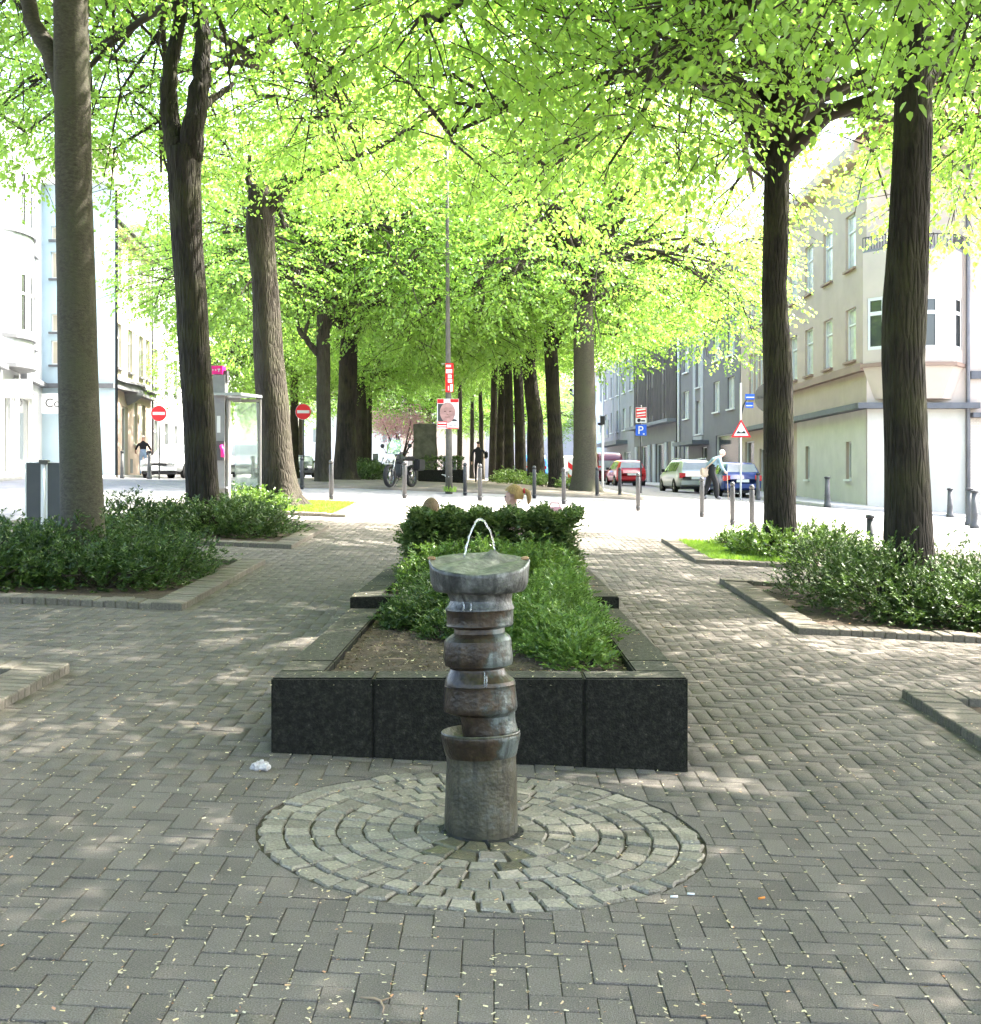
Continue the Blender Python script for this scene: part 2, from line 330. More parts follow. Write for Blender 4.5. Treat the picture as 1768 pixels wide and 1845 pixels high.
# beds: (x0, x1, y0, y1)
BEDS = {'L0': (-6.4, -2.7, 4.2, 8.3), 'L1': (-6.4, -2.68, 11.2, 15.3), 'L2': (-6.4, -2.68, 17.3, 21.3), 'L3': (-6.4, -2.72, 23.9, 28.4),
        'R0': (2.72, 6.4, 4.6, 8.76), 'R1': (2.68, 6.4, 11.5, 15.6), 'R2': (2.77, 6.4, 17.9, 21.65)}
PLX0, PLX1 = -1.107, .964; PLY = (6.47, 10.02, 13.3)
FX, FY = PX(868, 5.35), 5.35; RC = .908

def clip(poly, n, d):
    out = []
    for i in range(len(poly)):
        a, b = poly[i], poly[(i + 1) % len(poly)]; da = a[0] * n[0] + a[1] * n[1] - d; db = b[0] * n[0] + b[1] * n[1] - d
        if da >= 0: out.append(a)
        if (da >= 0) != (db >= 0): t = da / (da - db); out.append((a[0] + (b[0] - a[0]) * t, a[1] + (b[1] - a[1]) * t))
    return out

def pavers():
    paving = empty('plaza_paving', (0, 4, g(0, 4))); paving['kind'] = 'structure'
    u = .1; J = .0012; near = []; V = []; Fq = []; NV = 0; odd = MB()
    for iy in range(33, 232):
        y = iy * u; lim = int((.41 * y + .5) / u)
        for ix in range(-lim, lim + 1):
            x = ix * u; k = (ix - iy) % 4
            if k == 0: x0, y0, x1, y1 = x, y, x + 2 * u, y + u
            elif k == 3: x0, y0, x1, y1 = x, y, x + u, y + 2 * u
            else: continue
            cx, cy = (x0 + x1) / 2, (y0 + y1) / 2
            if not (-7.9 < cx < 8.4) or y1 > 23.15: continue
            if any(b[0] + .1 < cx < b[1] - .1 and b[2] + .1 < cy < b[3] - .1 for b in BEDS.values()): continue
            if PLX0 + .1 < cx < PLX1 - .1 and PLY[0] + .1 < cy < PLY[2] - .1: continue
            if abs(x) > .39 * y + .35: continue
            ds = [math.hypot(a - FX, b - FY) for a in (x0, x1) for b in (y0, y1)]
            if max(ds) < RC: continue
            if min(ds) < RC + .01:
                nx, ny = cx - FX, cy - FY; q = math.hypot(nx, ny); nx /= q; ny /= q
                p = clip([(x0 + J, y0 + J), (x1 - J, y0 + J), (x1 - J, y1 - J), (x0 + J, y1 - J)], (nx, ny), RC + .004 + FX * nx + FY * ny)
                if len(p) >= 3:
                    m = len(p); dz = random.uniform(-.002, .002)
                    odd.add([(a, b, g(a, b) + dz) for a, b in p] + [(a, b, g(a, b) - .05) for a, b in p], [tuple(range(m))] + [(i, m + i, m + (i + 1) % m, (i + 1) % m) for i in range(m)])
                continue
            vis = abs(cx + .01) < .378 * cy + .05
            if vis and cy > 3.52 and len(near) < 298: near.append((cx, cy, k)); continue
            # chamfered brick into the joined mesh
            dz = random.gauss(0, .0016); tx = random.gauss(0, .003); ty = random.gauss(0, .003); c = .003; jj = J + abs(random.gauss(0, .0010))
            jy = jj + .0016; ring = [(x0 + jj, y0 + jy), (x1 - jj, y0 + jy), (x1 - jj, y1 - jy), (x0 + jj, y1 - jy)]
            inn = [(x0 + jj + c, y0 + jy + c), (x1 - jj - c, y0 + jy + c), (x1 - jj - c, y1 - jy - c), (x0 + jj + c, y1 - jy - c)]
            for P, h in ((inn, 0), (ring, -.003), (ring, -.05)):
                for a, b in P: V.append((a, b, h + dz + (a - cx) * tx + (b - cy) * ty))
            n = NV; NV += 12
            Fq.append((n, n + 1, n + 2, n + 3))
            for i in range(4):
                j = (i + 1) % 4; Fq.append((n + 4 + i, n + 4 + j, n + j, n + i)); Fq.append((n + 8 + i, n + 8 + j, n + 4 + j, n + 4 + i))
    V = np.array(V); V[:, 2] += G(V[:, 0], V[:, 1]); L = np.array(paving.location)
    o = link('paver_field', npmesh('paver_field', V - L, Fq, 'paver'), paving); o['kind'] = 'stuff'
    odd.v = [tuple(np.array(v) - L) for v in odd.v]; o = odd.build('cut_pavers', 'paver', paving); o['kind'] = 'stuff'
    kinds = {0: bevbox('paver', (.1975, .0935, .06), .0025, 'paver'), 3: bevbox('paver', (.0975, .1935, .06), .0025, 'paver')}
    for me in kinds.values():
        me.transform(Matrix.Translation((0, 0, -.03)))
    for cx, cy, k in near:
        o = link('paver', kinds[k]); on_ground(o, cx, cy, random.gauss(0, .0016), 0)
        o.rotation_quaternion = o.rotation_quaternion @ Matrix.Rotation(random.gauss(0, .007), 3, Vector((1, .3, 0)).normalized()).to_quaternion() @ Matrix.Rotation(random.gauss(0, .005), 3, 'Z').to_quaternion()
        o.location -= paving.location; o.parent = paving
pavers()

def cobbles():
    base = empty('cobble_circle', (FX, FY, g(FX, FY))); base['kind'] = 'structure'
    mb = MB(); n = 48
    mb.add([(0, 0, 0)] + [((RC + .012) * math.cos(2 * math.pi * i / n), (RC + .012) * math.sin(2 * math.pi * i / n), 0) for i in range(n)], [(0, i + 1, (i + 1) % n + 1) for i in range(n)])
    sh = mb.build('joint_bed', 'joint', base); q = Vector((0, 0, 1)).rotation_difference(ground_normal(FX, FY)); sh.rotation_mode = 'QUATERNION'; sh.rotation_quaternion = q; sh.location = (0, 0, -.009)
    rings = 7; r0 = .165; w = (RC - r0) / rings
    for k in range(rings):
        ra, rb = r0 + k * w, r0 + (k + 1) * w; rm = (ra + rb) / 2; cnt = int(round(2 * math.pi * rm / .108)); off = random.random()
        var = []; wet = []
        for vv in range(7):
            da = math.pi / cnt; jt = .0052
            P = []
            for (rr, aa) in ((ra + jt, -da), (rm, -da), (rb - jt, -da), (rb - jt * .6, 0), (rb - jt, da), (rm, da), (ra + jt, da), (ra + jt * .6, 0)):
                s = 1 - .0052 / (rr * da); s = max(.7, s)
                P.append(((rr + random.uniform(-.005, .005) + (random.uniform(-.02, .006) if k == rings - 1 and rr > rm else 0)) * math.cos(aa * s) - rm, rr * math.sin(aa * s) + random.uniform(-.004, .004)))
            c = (sum(p[0] for p in P) / 8, sum(p[1] for p in P) / 8); mb = MB()
            ins = [(c[0] + (p[0] - c[0]) * .88, c[1] + (p[1] - c[1]) * .88) for p in P]
            vs = [(c[0], c[1], .0015)] + [(*p, random.uniform(-.002, .002)) for p in ins] + [(*p, -.008) for p in P] + [(*p, -.05) for p in P]
            fs = [(0, i + 1, (i + 1) % 8 + 1) for i in range(8)] + [(1 + i, 9 + i, 9 + (i + 1) % 8, 1 + (i + 1) % 8) for i in range(8)] + [(9 + i, 17 + i, 17 + (i + 1) % 8, 9 + (i + 1) % 8) for i in range(8)]
            cm = mb.add(vs, fs).mesh('cobblestone', 'cobble', True); cm.set_sharp_from_angle(angle=R(24)); var.append(cm)
            if k < 3: cw = cm.copy(); cw.materials.clear(); cw.materials.append(M['cobble_wet']); wet.append(cw)
        for i in range(cnt):
            a = 2 * math.pi * (i + off) / cnt + random.gauss(0, .004)
            x, y = FX + rm * math.cos(a), FY + rm * math.sin(a)
            am = math.degrees(a) % 360; o = link('cobblestone', random.choice(wet if wet and 235 < am < 300 and random.random() < 1.05 - .25 * k else var)); on_ground(o, x, y, .004 + random.gauss(0, .003), a)
            o.rotation_quaternion = o.rotation_quaternion @ Matrix.Rotation(random.gauss(0, .02), 3, 'X').to_quaternion() @ Matrix.Rotation(random.gauss(0, .02), 3, 'Y').to_quaternion()
            o.location -= base.location; o.parent = base
cobbles()

# ------------------------------------------------------------------ bed edgings
KST = [bevbox('kerb_stone', (.097, .27, .12), .007, 'kerb') for _ in range(2)]
KWHERE = {'L0': 'nearest bed at the left edge', 'L1': 'left bed under the smooth-barked tree', 'L2': 'left bed under the forked tree', 'L3': 'grassy left bed under the stubby tree',
          'R0': 'nearest bed at the right edge', 'R1': 'right bed under the thickest tree', 'R2': 'grassy right bed under the dark slim tree'}
def edging(key):
    x0, x1, y0, y1 = BEDS[key]; inner = x1 if key[0] == 'L' else x0; sgn = 1 if key[0] == 'L' else -1
    e = empty('bed_edging', (inner, y0, g(inner, y0))); tag(e, 'low stone edging round the ' + KWHERE[key], 'edging', 'edgings of the tree beds')
    def put(x, y, rz):
        if abs(x) > .40 * y + .25: return
        o = link('kerb_stone', random.choice(KST)); on_ground(o, x, y, -.005 + random.gauss(0, .003) + .004, rz + random.gauss(0, .008)); o.location -= e.location; o.parent = e
    n = int((y1 - y0) / .1)
    for i in range(n): put(inner - sgn * .135, y0 + .05 + i * .1, math.pi / 2)
    xx = .32
    while xx < 3.6:
        put(inner - sgn * xx, y0 + .135, 0); put(inner - sgn * xx, y1 - .135, 0); xx += .1
    sheet('soil_bed', x0 + .2, x1 - .2, y0 + .2, y1 - .2, .005, 'soil', 14, 14)
for k in BEDS: edging(k)

# ------------------------------------------------------------------ planter
def planter(name, label, ya, yb, ztop, joints, sidej):
    th = .24; zb = min(g(PLX1, ya), g(PLX0, ya)) - .12; p = empty(name, ((PLX0 + PLX1) / 2, ya, zb)); tag(p, label, 'planter'); L = p.location
    def blk(a, b, nm='concrete_block'):
        s = [b[i] - a[i] for i in range(3)]; bm = bmesh.new(); bmesh.ops.create_cube(bm, size=1); bmesh.ops.scale(bm, vec=s, verts=bm.verts)
        bmesh.ops.bevel(bm, geom=list(bm.edges), offset=.009, segments=2, affect='EDGES'); me = bpy.data.meshes.new(nm); bm.to_mesh(me); bm.free()
        me.materials.append(M['planter_concrete']); me.materials.append(M['planter_lit_top'])
        for f in me.polygons: f.material_index = 1 if f.normal.z > .6 else 0  # upright faces darker than tops: shade as well as algae put into the colour
        o = link(nm, me, p, Vector([(a[i] + b[i]) / 2 for i in range(3)]) - L); return o
    xs = [PLX0] + joints + [PLX1]
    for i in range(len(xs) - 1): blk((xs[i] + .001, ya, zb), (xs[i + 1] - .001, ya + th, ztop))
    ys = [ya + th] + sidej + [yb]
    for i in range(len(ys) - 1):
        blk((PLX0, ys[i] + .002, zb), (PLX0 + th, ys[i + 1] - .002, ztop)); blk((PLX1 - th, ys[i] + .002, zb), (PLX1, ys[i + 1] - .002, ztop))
    mb = MB(); nx, ny = 24, 40; k = 0
    for j in range(ny + 1):
        for i in range(nx + 1):
            x = PLX0 + th + .001 + (PLX1 - PLX0 - 2 * th - .002) * i / nx; y = ya + th + .001 + (yb - ya - th - .01) * j / ny
            mb.v.append((x - L.x, y - L.y, ztop - .045 - L.z + random.gauss(0, .008)))
    for j in range(ny):
        for i in range(nx): a = j * (nx + 1) + i; mb.f.append((a, a + 1, a + nx + 2, a + nx + 1)); mb.m.append(0)
    s = mb.build('soil', 'soil', p, True)
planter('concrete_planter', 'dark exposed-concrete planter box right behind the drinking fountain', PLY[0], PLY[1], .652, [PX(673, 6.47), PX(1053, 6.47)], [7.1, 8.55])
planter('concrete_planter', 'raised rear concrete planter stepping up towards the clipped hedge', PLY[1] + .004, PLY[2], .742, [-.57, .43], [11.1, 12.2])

# ------------------------------------------------------------------ drinking fountain
def fountain():
    z0 = g(FX, FY); f = empty('drinking_fountain', (FX, FY, z0)); tag(f, 'patinated bronze drinking fountain of stacked rings with an arching water jet', 'fountain')
    def prof(rows, name, m, n=40, top=True):
        mb = MB(); rg = random.Random(name)
        for (yc, l, r) in rows:
            z = (1505 - (920 + yc / 2.977)) / 439; c = ((l + r) / 2 - 381) / 1307; rad = (r - l) / 2 / 1307
            for j in range(n):
                a = 2 * math.pi * j / n; w = 1 + .012 * math.sin(3 * a + z * 6) + rg.gauss(0, .0012)
                mb.v.append((c + rad * w * math.cos(a), rad * w * math.sin(a), z + .004 * math.sin(a + 2.2)))
        for i in range(len(rows) - 1):
            for j in range(n): mb.f.append((i * n + (j + 1) % n, i * n + j, (i + 1) * n + j, (i + 1) * n + (j + 1) % n)); mb.m.append(0)
        if top: mb.f.append(tuple(range(n))); mb.m.append(0)
        o = mb.build(name, m, f, True); o.data.set_sharp_from_angle(angle=R(28)); return o
    prof([(440, 180, 560), (470, 200, 548), (500, 214, 543), (525, 205, 548), (540, 190, 556), (550, 188, 557)], 'upper_neck', 'bronze_grey')
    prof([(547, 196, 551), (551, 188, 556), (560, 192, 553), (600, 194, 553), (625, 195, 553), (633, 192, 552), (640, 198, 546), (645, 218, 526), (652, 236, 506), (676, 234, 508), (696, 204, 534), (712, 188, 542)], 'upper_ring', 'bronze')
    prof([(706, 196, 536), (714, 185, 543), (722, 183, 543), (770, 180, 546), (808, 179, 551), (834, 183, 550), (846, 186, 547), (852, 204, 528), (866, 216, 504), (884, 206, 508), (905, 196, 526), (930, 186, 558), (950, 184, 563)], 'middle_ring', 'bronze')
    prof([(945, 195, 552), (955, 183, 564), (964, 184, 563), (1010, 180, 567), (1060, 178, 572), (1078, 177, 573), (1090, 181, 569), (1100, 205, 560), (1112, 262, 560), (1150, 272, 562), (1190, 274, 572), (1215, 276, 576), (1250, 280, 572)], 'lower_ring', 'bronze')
    tub = [(1240, 215, 530), (1222, 190, 556), (1206, 172, 575), (1200, 166, 582), (1206, 162, 586), (1220, 164, 585), (1250, 170, 581), (1300, 181, 571), (1335, 189, 564), (1360, 191, 563), (1500, 185, 570), (1640, 181, 574), (1715, 180, 575), (1770, 182, 573)]
    prof(tub, 'base_tub', 'bronze_tub')
    prof([(1214, 163, 586), (1224, 161, 588), (1250, 167, 584), (1300, 178, 574), (1326, 185, 568), (1333, 190, 563)], 'lip_band', 'bronze', top=False)
    # slanted bowl with folded top
    mb = MB(); n = 56; cx = (367 - 381) / 1307
    def rim(a): y = math.sin(a); t = (y + 1) / 2; return 1.066 + .066 * t ** .8 + .012 * max(0, abs(math.cos(a)) - .88) / .12 
    rows = [(.160, lambda a: .984), (.180, lambda a: .987), (.191, lambda a: .998), (.200, lambda a: 1.022), (.206, lambda a: rim(a) - .018), (.2085, lambda a: rim(a) - .006), (.204, rim)]
    def topz(r, a):
        x, y = r * math.cos(a), r * math.sin(a); t = (y / .2 + 1) / 2; t = min(1, max(0, t))
        fold = .011 * math.sin(38 * (x * .75 - y * .7) + 2.2 * math.sin(11 * y + 2)) * min(1, (.204 - r) / .03)
        bump = .03 * math.exp(-((x - .055) ** 2 + (y - .05) ** 2) / .0011)
        return 1.067 + .066 * t ** .8 + fold * .8 + bump + .004 * math.exp(-(r / .12) ** 2)
    for r, fn in rows:
        for j in range(n): a = 2 * math.pi * j / n; w = 1 + .008 * math.sin(5 * a + 1); mb.v.append((cx + r * w * math.cos(a), r * w * math.sin(a), fn(a)))
    inn = [.194, .184, .172, .16, .145, .13, .115, .1, .085, .07, .055, .04, .02]
    for r in inn:
        for j in range(n): a = 2 * math.pi * j / n; mb.v.append((cx + r * math.cos(a), r * math.sin(a), topz(r, a)))
    nr = len(rows) + len(inn)
    for i in range(nr - 1):
        for j in range(n): mb.f.append((i * n + j, i * n + (j + 1) % n, (i + 1) * n + (j + 1) % n, (i + 1) * n + j)); mb.m.append(0)
    mb.f.append(tuple((nr - 1) * n + j for j in range(n))); mb.m.append(0)
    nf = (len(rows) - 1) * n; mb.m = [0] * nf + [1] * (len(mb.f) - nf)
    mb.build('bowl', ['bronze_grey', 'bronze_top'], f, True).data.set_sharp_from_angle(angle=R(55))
    for sg in (-1, 1): MB().lathe([(.003, -.02), (.008, -.01), (.009, .006), (.003, .014)], 8, axis='x', c=(cx + sg * .192, .02, 1.119)).build('rim_tip', 'tip_tan', f, True)
    # water
    pts = []; rad = []
    for i in range(25):
        t = i / 24; x = .058 + (-.131) * t; z = 1.145 - .02 * t + 4 * .145 * t * (1 - t); pts.append((x + random.gauss(0, .0012), .05 - .09 * t, z + random.gauss(0, .001)))
        rad.append(.0042 + .0035 * math.exp(-((t - .5) / .13) ** 2) + random.uniform(-.0007, .0007))
    MB().tube(pts, [r * .75 for r in rad], 8, jit=.25).build('water_jet', 'water', f, True)
    for (x, za, zb_, y) in ((-.072, .955, .918, -.128), (-.042, .955, .918, -.134), (.012, .675, .61, -.137), (.02, .66, .61, -.138)):
        MB().tube([(x, y, za), (x + .002, y - .002, (za + zb_) / 2), (x, y - .006, zb_)], [.003, .0025, .004], 6, jit=.2).build('water_trickle', 'water', f, True)
    mb = MB(); n = 40; rg = random.Random(5)
    for rr, z in ((.13, .012), (.157, .01), (.172, .004), (.2, -.004)):
        for j in range(n): a = 2 * math.pi * j / n; k = 1 + rg.uniform(-.05, .07); mb.v.append((rr * k * math.cos(a), rr * k * math.sin(a), z + rg.gauss(0, .002) - .045 * rr * math.cos(a) + .035 * rr * math.sin(a)))
    for i in range(3):
        for j in range(n): mb.f.append((i * n + j, (i + 1) * n + j, (i + 1) * n + (j + 1) % n, i * n + (j + 1) % n)); mb.m.append(0)
    mb.build('ground_collar', 'dark_hole', f)
fountain()

# ------------------------------------------------------------------ foliage
LEAF = np.array([(0, 0, 0), (-.36, .22, .07), (-.33, .62, .06), (0, 1.05, -.06), (.33, .62, .06), (.36, .22, .07)], np.float32)
LEAFQ = np.array([(0, 3, 2, 1), (0, 5, 4, 3)], np.int32)
BLADE = np.array([(-.5, 0, 0), (.5, 0, 0), (.38, 1, .05), (-.38, 1, .05)], np.float32)
BLADEQ = np.array([(0, 1, 2, 3)], np.int32)
def frames(d, nrm):
    d = d / np.linalg.norm(d, axis=1, keepdims=True); x = np.cross(d, nrm); x /= np.linalg.norm(x, axis=1, keepdims=True) + 1e-9; z = np.cross(x, d); return x, d, z
def scatter(base, quads, pos, d, nrm, sx, sy):
    x, y, z = frames(d, nrm); n = len(pos); b = base[None]
    V = pos[:, None] + b[..., 0:1] * (x * sx[:, None])[:, None] + b[..., 1:2] * (y * sy[:, None])[:, None] + b[..., 2:3] * (z * sy[:, None])[:, None]
    Fq = quads[None] + (np.arange(n) * len(base))[:, None, None]
    return V.reshape(-1, 3), Fq.reshape(-1, quads.shape[1])
def rnd(n): v = np.random.normal(size=(n, 3)); return v / np.linalg.norm(v, axis=1, keepdims=True)

def crown_mesh(name, seed, lobes, per, leaf, m):
    rs = np.random.RandomState(seed); np.random.seed(seed); P = []; D = []; N = []; TW = MB()
    for (c, r) in lobes:
        c = np.array(c); r = np.array(r); nt_ = int(per * (r[0] * r[1] * r[2]) ** .55)
        u = rnd(nt_); u[:, 2] *= 1.0
        rad = .45 + .55 * rs.rand(nt_) ** .5
        p0 = c + u * r * rad[:, None]
        out = u.copy(); out[:, 2] *= .3; out += rs.normal(0, .45, (nt_, 3)) * [1, 1, .3]; out[:, 2] -= .22; out /= np.linalg.norm(out, axis=1, keepdims=True)
        ln = rs.uniform(.35, .75, nt_); nl = 11
        for i in range(nl):
            t = (i + rs.rand(nt_)) / nl; side = np.cross(out, [0, 0, 1.]); side *= np.where(i % 2, 1, -1)
            q = p0 + out * (ln * t)[:, None] + side * rs.uniform(.01, .07, nt_)[:, None]; q[:, 2] -= .18 * (t * ln) ** 2 + rs.uniform(0, .03, nt_)
            dd = out * .5 + side * rs.uniform(.3, 1.1, nt_)[:, None] + rs.normal(0, .35, (nt_, 3)); dd[:, 2] -= rs.uniform(.15, .8, nt_)
            nn = np.array([0, 0, 1.]) + rs.normal(0, .45, (nt_, 3)); P.append(q); D.append(dd); N.append(nn)
        for i in range(0, nt_, 4):
            a = p0[i] - out[i] * .25; b = p0[i] + out[i] * ln[i]; mid = (a + b) / 2
            TW.tube([a, mid, b - np.array([0, 0, .1])], [.009, .006, .003], 3, cap=False)
    P = np.vstack(P); D = np.vstack(D); N = np.vstack(N); s = leaf * rs.uniform(.5, 1.3, len(P))
    V, Fq = scatter(LEAF, LEAFQ, P, D, N, s * .95, s)
    return npmesh(name, V, Fq, m), TW

def lobe_set(rs, n1, R1, z1, s1, n2, R2, z2, s2, top):
    L = []
    for i in range(n1):
        a = 2 * math.pi * (i + rs.random() * .6) / n1; rr = R1 * rs.uniform(.85, 1.12); L.append(((rr * math.cos(a), rr * math.sin(a), z1 + rs.uniform(-.7, .6)), (s1 * rs.uniform(.85, 1.15), s1 * rs.uniform(.85, 1.15), s1 * .78)))
    for i in range(n2):
        a = 2 * math.pi * (i + rs.random() * .6) / n2; rr = R2 * rs.uniform(.8, 1.15); L.append(((rr * math.cos(a), rr * math.sin(a), z2 + rs.uniform(-.6, .6)), (s2, s2, s2 * .85)))
    for i in range(8):
        a = 2 * math.pi * (i + rs.random() * .7) / 8; rr = R1 * rs.uniform(1.05, 1.3); L.append(((rr * math.cos(a), rr * math.sin(a), z1 - rs.uniform(.7, 1.7)), (1.35, 1.35, 1.0)))
    L.append(((0, 0, top), (2.1, 2.1, 1.9))); return L

def limb_mesh(name, seed, lobes, TW, thin=False):
    rs = random.Random(seed); mb = TW
    for (c, r) in lobes:
        c = Vector(c); a = Vector((0, 0, (.6 + rs.uniform(0, 2.4)) if thin else (-.5 + rs.uniform(0, 1.6)))); k = 7; pts = []; rad = []
        off = Vector((rs.uniform(-.4, .4), rs.uniform(-.4, .4), 0))
        for i in range(k):
            t = i / (k - 1); p = a.lerp(c, t); p.z += .9 * math.sin(math.pi * t) * (.6 if c.z < 3 else .2); p += off * math.sin(math.pi * t) + Vector((rs.gauss(0, .06), rs.gauss(0, .06), rs.gauss(0, .05))); pts.append(p); rad.append((.055 if thin else .1) * (1 - t) ** .8 + .02)
        mb.tube(pts, rad, 7)
        for b in range(6):
            i = rs.randint(2, k - 1); p = pts[i]; e = c + Vector((rs.gauss(0, 1), rs.gauss(0, 1), rs.gauss(0, .7))).normalized() * r[0] * .85
            m1 = p.lerp(e, .5) + Vector((rs.gauss(0, .15), rs.gauss(0, .15), .25)); mb.tube([p, p.lerp(m1, .6), m1, m1.lerp(e, .6), e], [.035, .03, .022, .014, .006], 5, cap=False)
            for q in range(3):
                e2 = m1 + Vector((rs.gauss(0, .8), rs.gauss(0, .8), rs.gauss(-.25, .5))); mb.tube([m1, m1.lerp(e2, .5) + Vector((0, 0, .08)), e2], [.014, .01, .004], 4, cap=False)
    return mb.mesh(name, 'twig', True)

CROWNS = []
for sd_ in range(8):
    rs = random.Random(100 + sd_); lobes = lobe_set(rs, 9, 3.5, .7 + .15 * (sd_ % 4), 1.9, 7, 2.4, 3.6, 2.1, 6.0)
    if sd_ > 3:      # crowns lifted on one side
        lo, hi = {6: (20, 150), 7: (-135, -60)}.get(sd_, (-140, 50)); L2 = []
        for c, r in lobes:
            a = math.degrees(math.atan2(c[1], c[0]))
            if c[2] < 2.6 and lo < a < hi:
                if r[2] < 1.05: continue
                c = (c[0], c[1], c[2] + 1.0)
            L2.append((c, r))
        lobes = L2
    lm, TW = crown_mesh('crown', 50 + sd_, lobes, 100, .083, 'leaf_dark' if sd_ in (1, 5) else 'leaf_lime'); CROWNS.append((lm, limb_mesh('limbs', sd_, lobes, TW, sd_ in (4, 5))))

def trunk_mesh(name, pts, rad, m, flare=1.25, seed=0, bumps=.06):
    rs = random.Random(seed); n = 22; P = []; Rr = []
    pts = [Vector(p) for p in pts]
    for i in range(len(pts) - 1):          # refine
        k = max(2, int((pts[i + 1] - pts[i]).length / .22))
        for j in range(k): t = j / k; P.append(pts[i].lerp(pts[i + 1], t)); Rr.append(rad[i] + (rad[i + 1] - rad[i]) * t)
    P.append(pts[-1]); Rr.append(rad[-1]); mb = MB()
    ph = [rs.uniform(0, 6.28) for _ in range(6)]; L = (P[-1] - P[0]).length
    for i, p in enumerate(P):
        h = (p - P[0]).length; fl = 1 + (flare - 1) * math.exp(-h / .28)
        for j in range(n):
            a = 2 * math.pi * j / n
            w = 1 + bumps * math.sin(3 * a + ph[0] + h * .5) + bumps * .6 * math.sin(5 * a + ph[1] - h * .9) + bumps * .5 * math.sin(h * 3.1 + ph[2] + a) + rs.gauss(0, bumps * .22)
            w *= 1 + (fl - 1) * (1 + .7 * math.sin(4 * a + ph[3]))
            mb.v.append((p.x + Rr[i] * w * math.cos(a), p.y + Rr[i] * w * math.sin(a), p.z))
    for i in range(len(P) - 1):
        for j in range(n): mb.f.append((i * n + j, i * n + (j + 1) % n, (i + 1) * n + (j + 1) % n, (i + 1) * n + j)); mb.m.append(0)
    mb.f.append(tuple((len(P) - 1) * n + j for j in range(n))); mb.m.append(0)
    return mb.mesh(name, m, True)

def tree(label, Y, trunk, branches, m, crown, crot, cz=None, cs=1., flare=1.25, bumps=.06, group='lime trees of the avenue', X=None):
    """trunk: [(px,py,width_px)], base first; branches: list of [(px,py,width_px,dY)]"""
    s = F / Y; x0 = PX(trunk[0][0], Y) if X is None else X; zb = g(x0, Y) - .05
    t = empty('lime_tree', (x0, Y, zb)); tag(t, label, 'tree', group)
    pts = [((PX(a, Y) - x0) if X is None else 0, 0, PZ(b, Y) - zb) for a, b, w in trunk]; rad = [w / s / 2 for a, b, w in trunk]
    pts[0] = (pts[0][0], 0, 0)
    link('trunk', trunk_mesh('trunk', pts, rad, m, flare, int(Y * 7 + trunk[0][0]), bumps), t)
    for br in branches:
        mb = MB(); P = [(PX(a, Y + d) - x0, d, PZ(b, Y + d) - zb) for a, b, w, d in br]
        Q = []; rr = []
        for i in range(len(P) - 1):
            for j in range(4): k = j / 4; Q.append(Vector(P[i]).lerp(Vector(P[i + 1]), k) + Vector((random.gauss(0, .012), random.gauss(0, .012), random.gauss(0, .012)))); rr.append((br[i][2] + (br[i + 1][2] - br[i][2]) * k) / s / 2)
        Q.append(Vector(P[-1])); rr.append(br[-1][2] / s / 2)
        mb.tube(Q, rr, 12, jit=.05).build('branch', m, t, True)
    if crown is not None:
        lm, lb = CROWNS[crown]; top = Vector(pts[-1]); top.z = cz if cz is not None else top.z
        for nm, me in (('crown', lm), ('limbs', lb)):
            o = link(nm, me, t, top, crot); o.scale = (cs, cs, cs)
            if nm == 'crown': o['kind'] = 'stuff'
    return t

# near left row
tree('smooth grey trunk rising from the left shrub bed nearest the camera', 13.5, [(150, 1015, 80), (148, 945, 76), (143, 760, 72), (139, 600, 69), (133, 350, 64), (129, 120, 63), (126, -120, 58), (120, -300, 50)],
     [[(120, 175, 40, 0), (95, 105, 34, .1), (62, 40, 30, .2), (20, -80, 26, .3), (-60, -260, 18, .4)]], 'bark_smooth', 6, 0, 6.6, bumps=.02)
tree('dark rough trunk forking in two above the second left bed', 19.5, [(366, 985, 66), (366, 890, 58), (357, 720, 57), (347, 560, 56), (337, 420, 56), (332, 310, 60), (331, 268, 64)],
     [[(322, 285, 46, 0), (308, 225, 36, .1), (304, 160, 30, .1), (316, 80, 24, .2), (335, -30, 20, .2)], [(340, 285, 48, 0), (350, 225, 40, -.1), (362, 140, 34, 0), (366, 60, 28, .1), (345, -60, 22, .3)], [(352, 200, 18, 0), (385, 178, 14, .3), (420, 150, 8, .6)]],
     'bark_rough', 4, 0, 7.2, bumps=.035)
tree('thick stubby trunk with one long branch reaching right over the path', 26, [(506, 935, 80), (503, 890, 68), (496, 800, 60), (489, 700, 58), (481, 600, 52), (476, 500, 46), (467, 420, 52), (468, 370, 50), (466, 335, 34)],
     [[(480, 375, 34, 0), (505, 345, 26, -.1), (545, 318, 20, -.2), (600, 297, 15, -.5), (665, 276, 11, -.8), (740, 230, 8, -1)], [(452, 345, 14, 0), (446, 322, 10, 0), (450, 280, 6, 0)], [(500, 365, 9, 0), (508, 395, 8, -.2), (512, 410, 6, -.3)]],
     'bark_mid', 5, 0, 8.0, flare=1.45, bumps=.05)
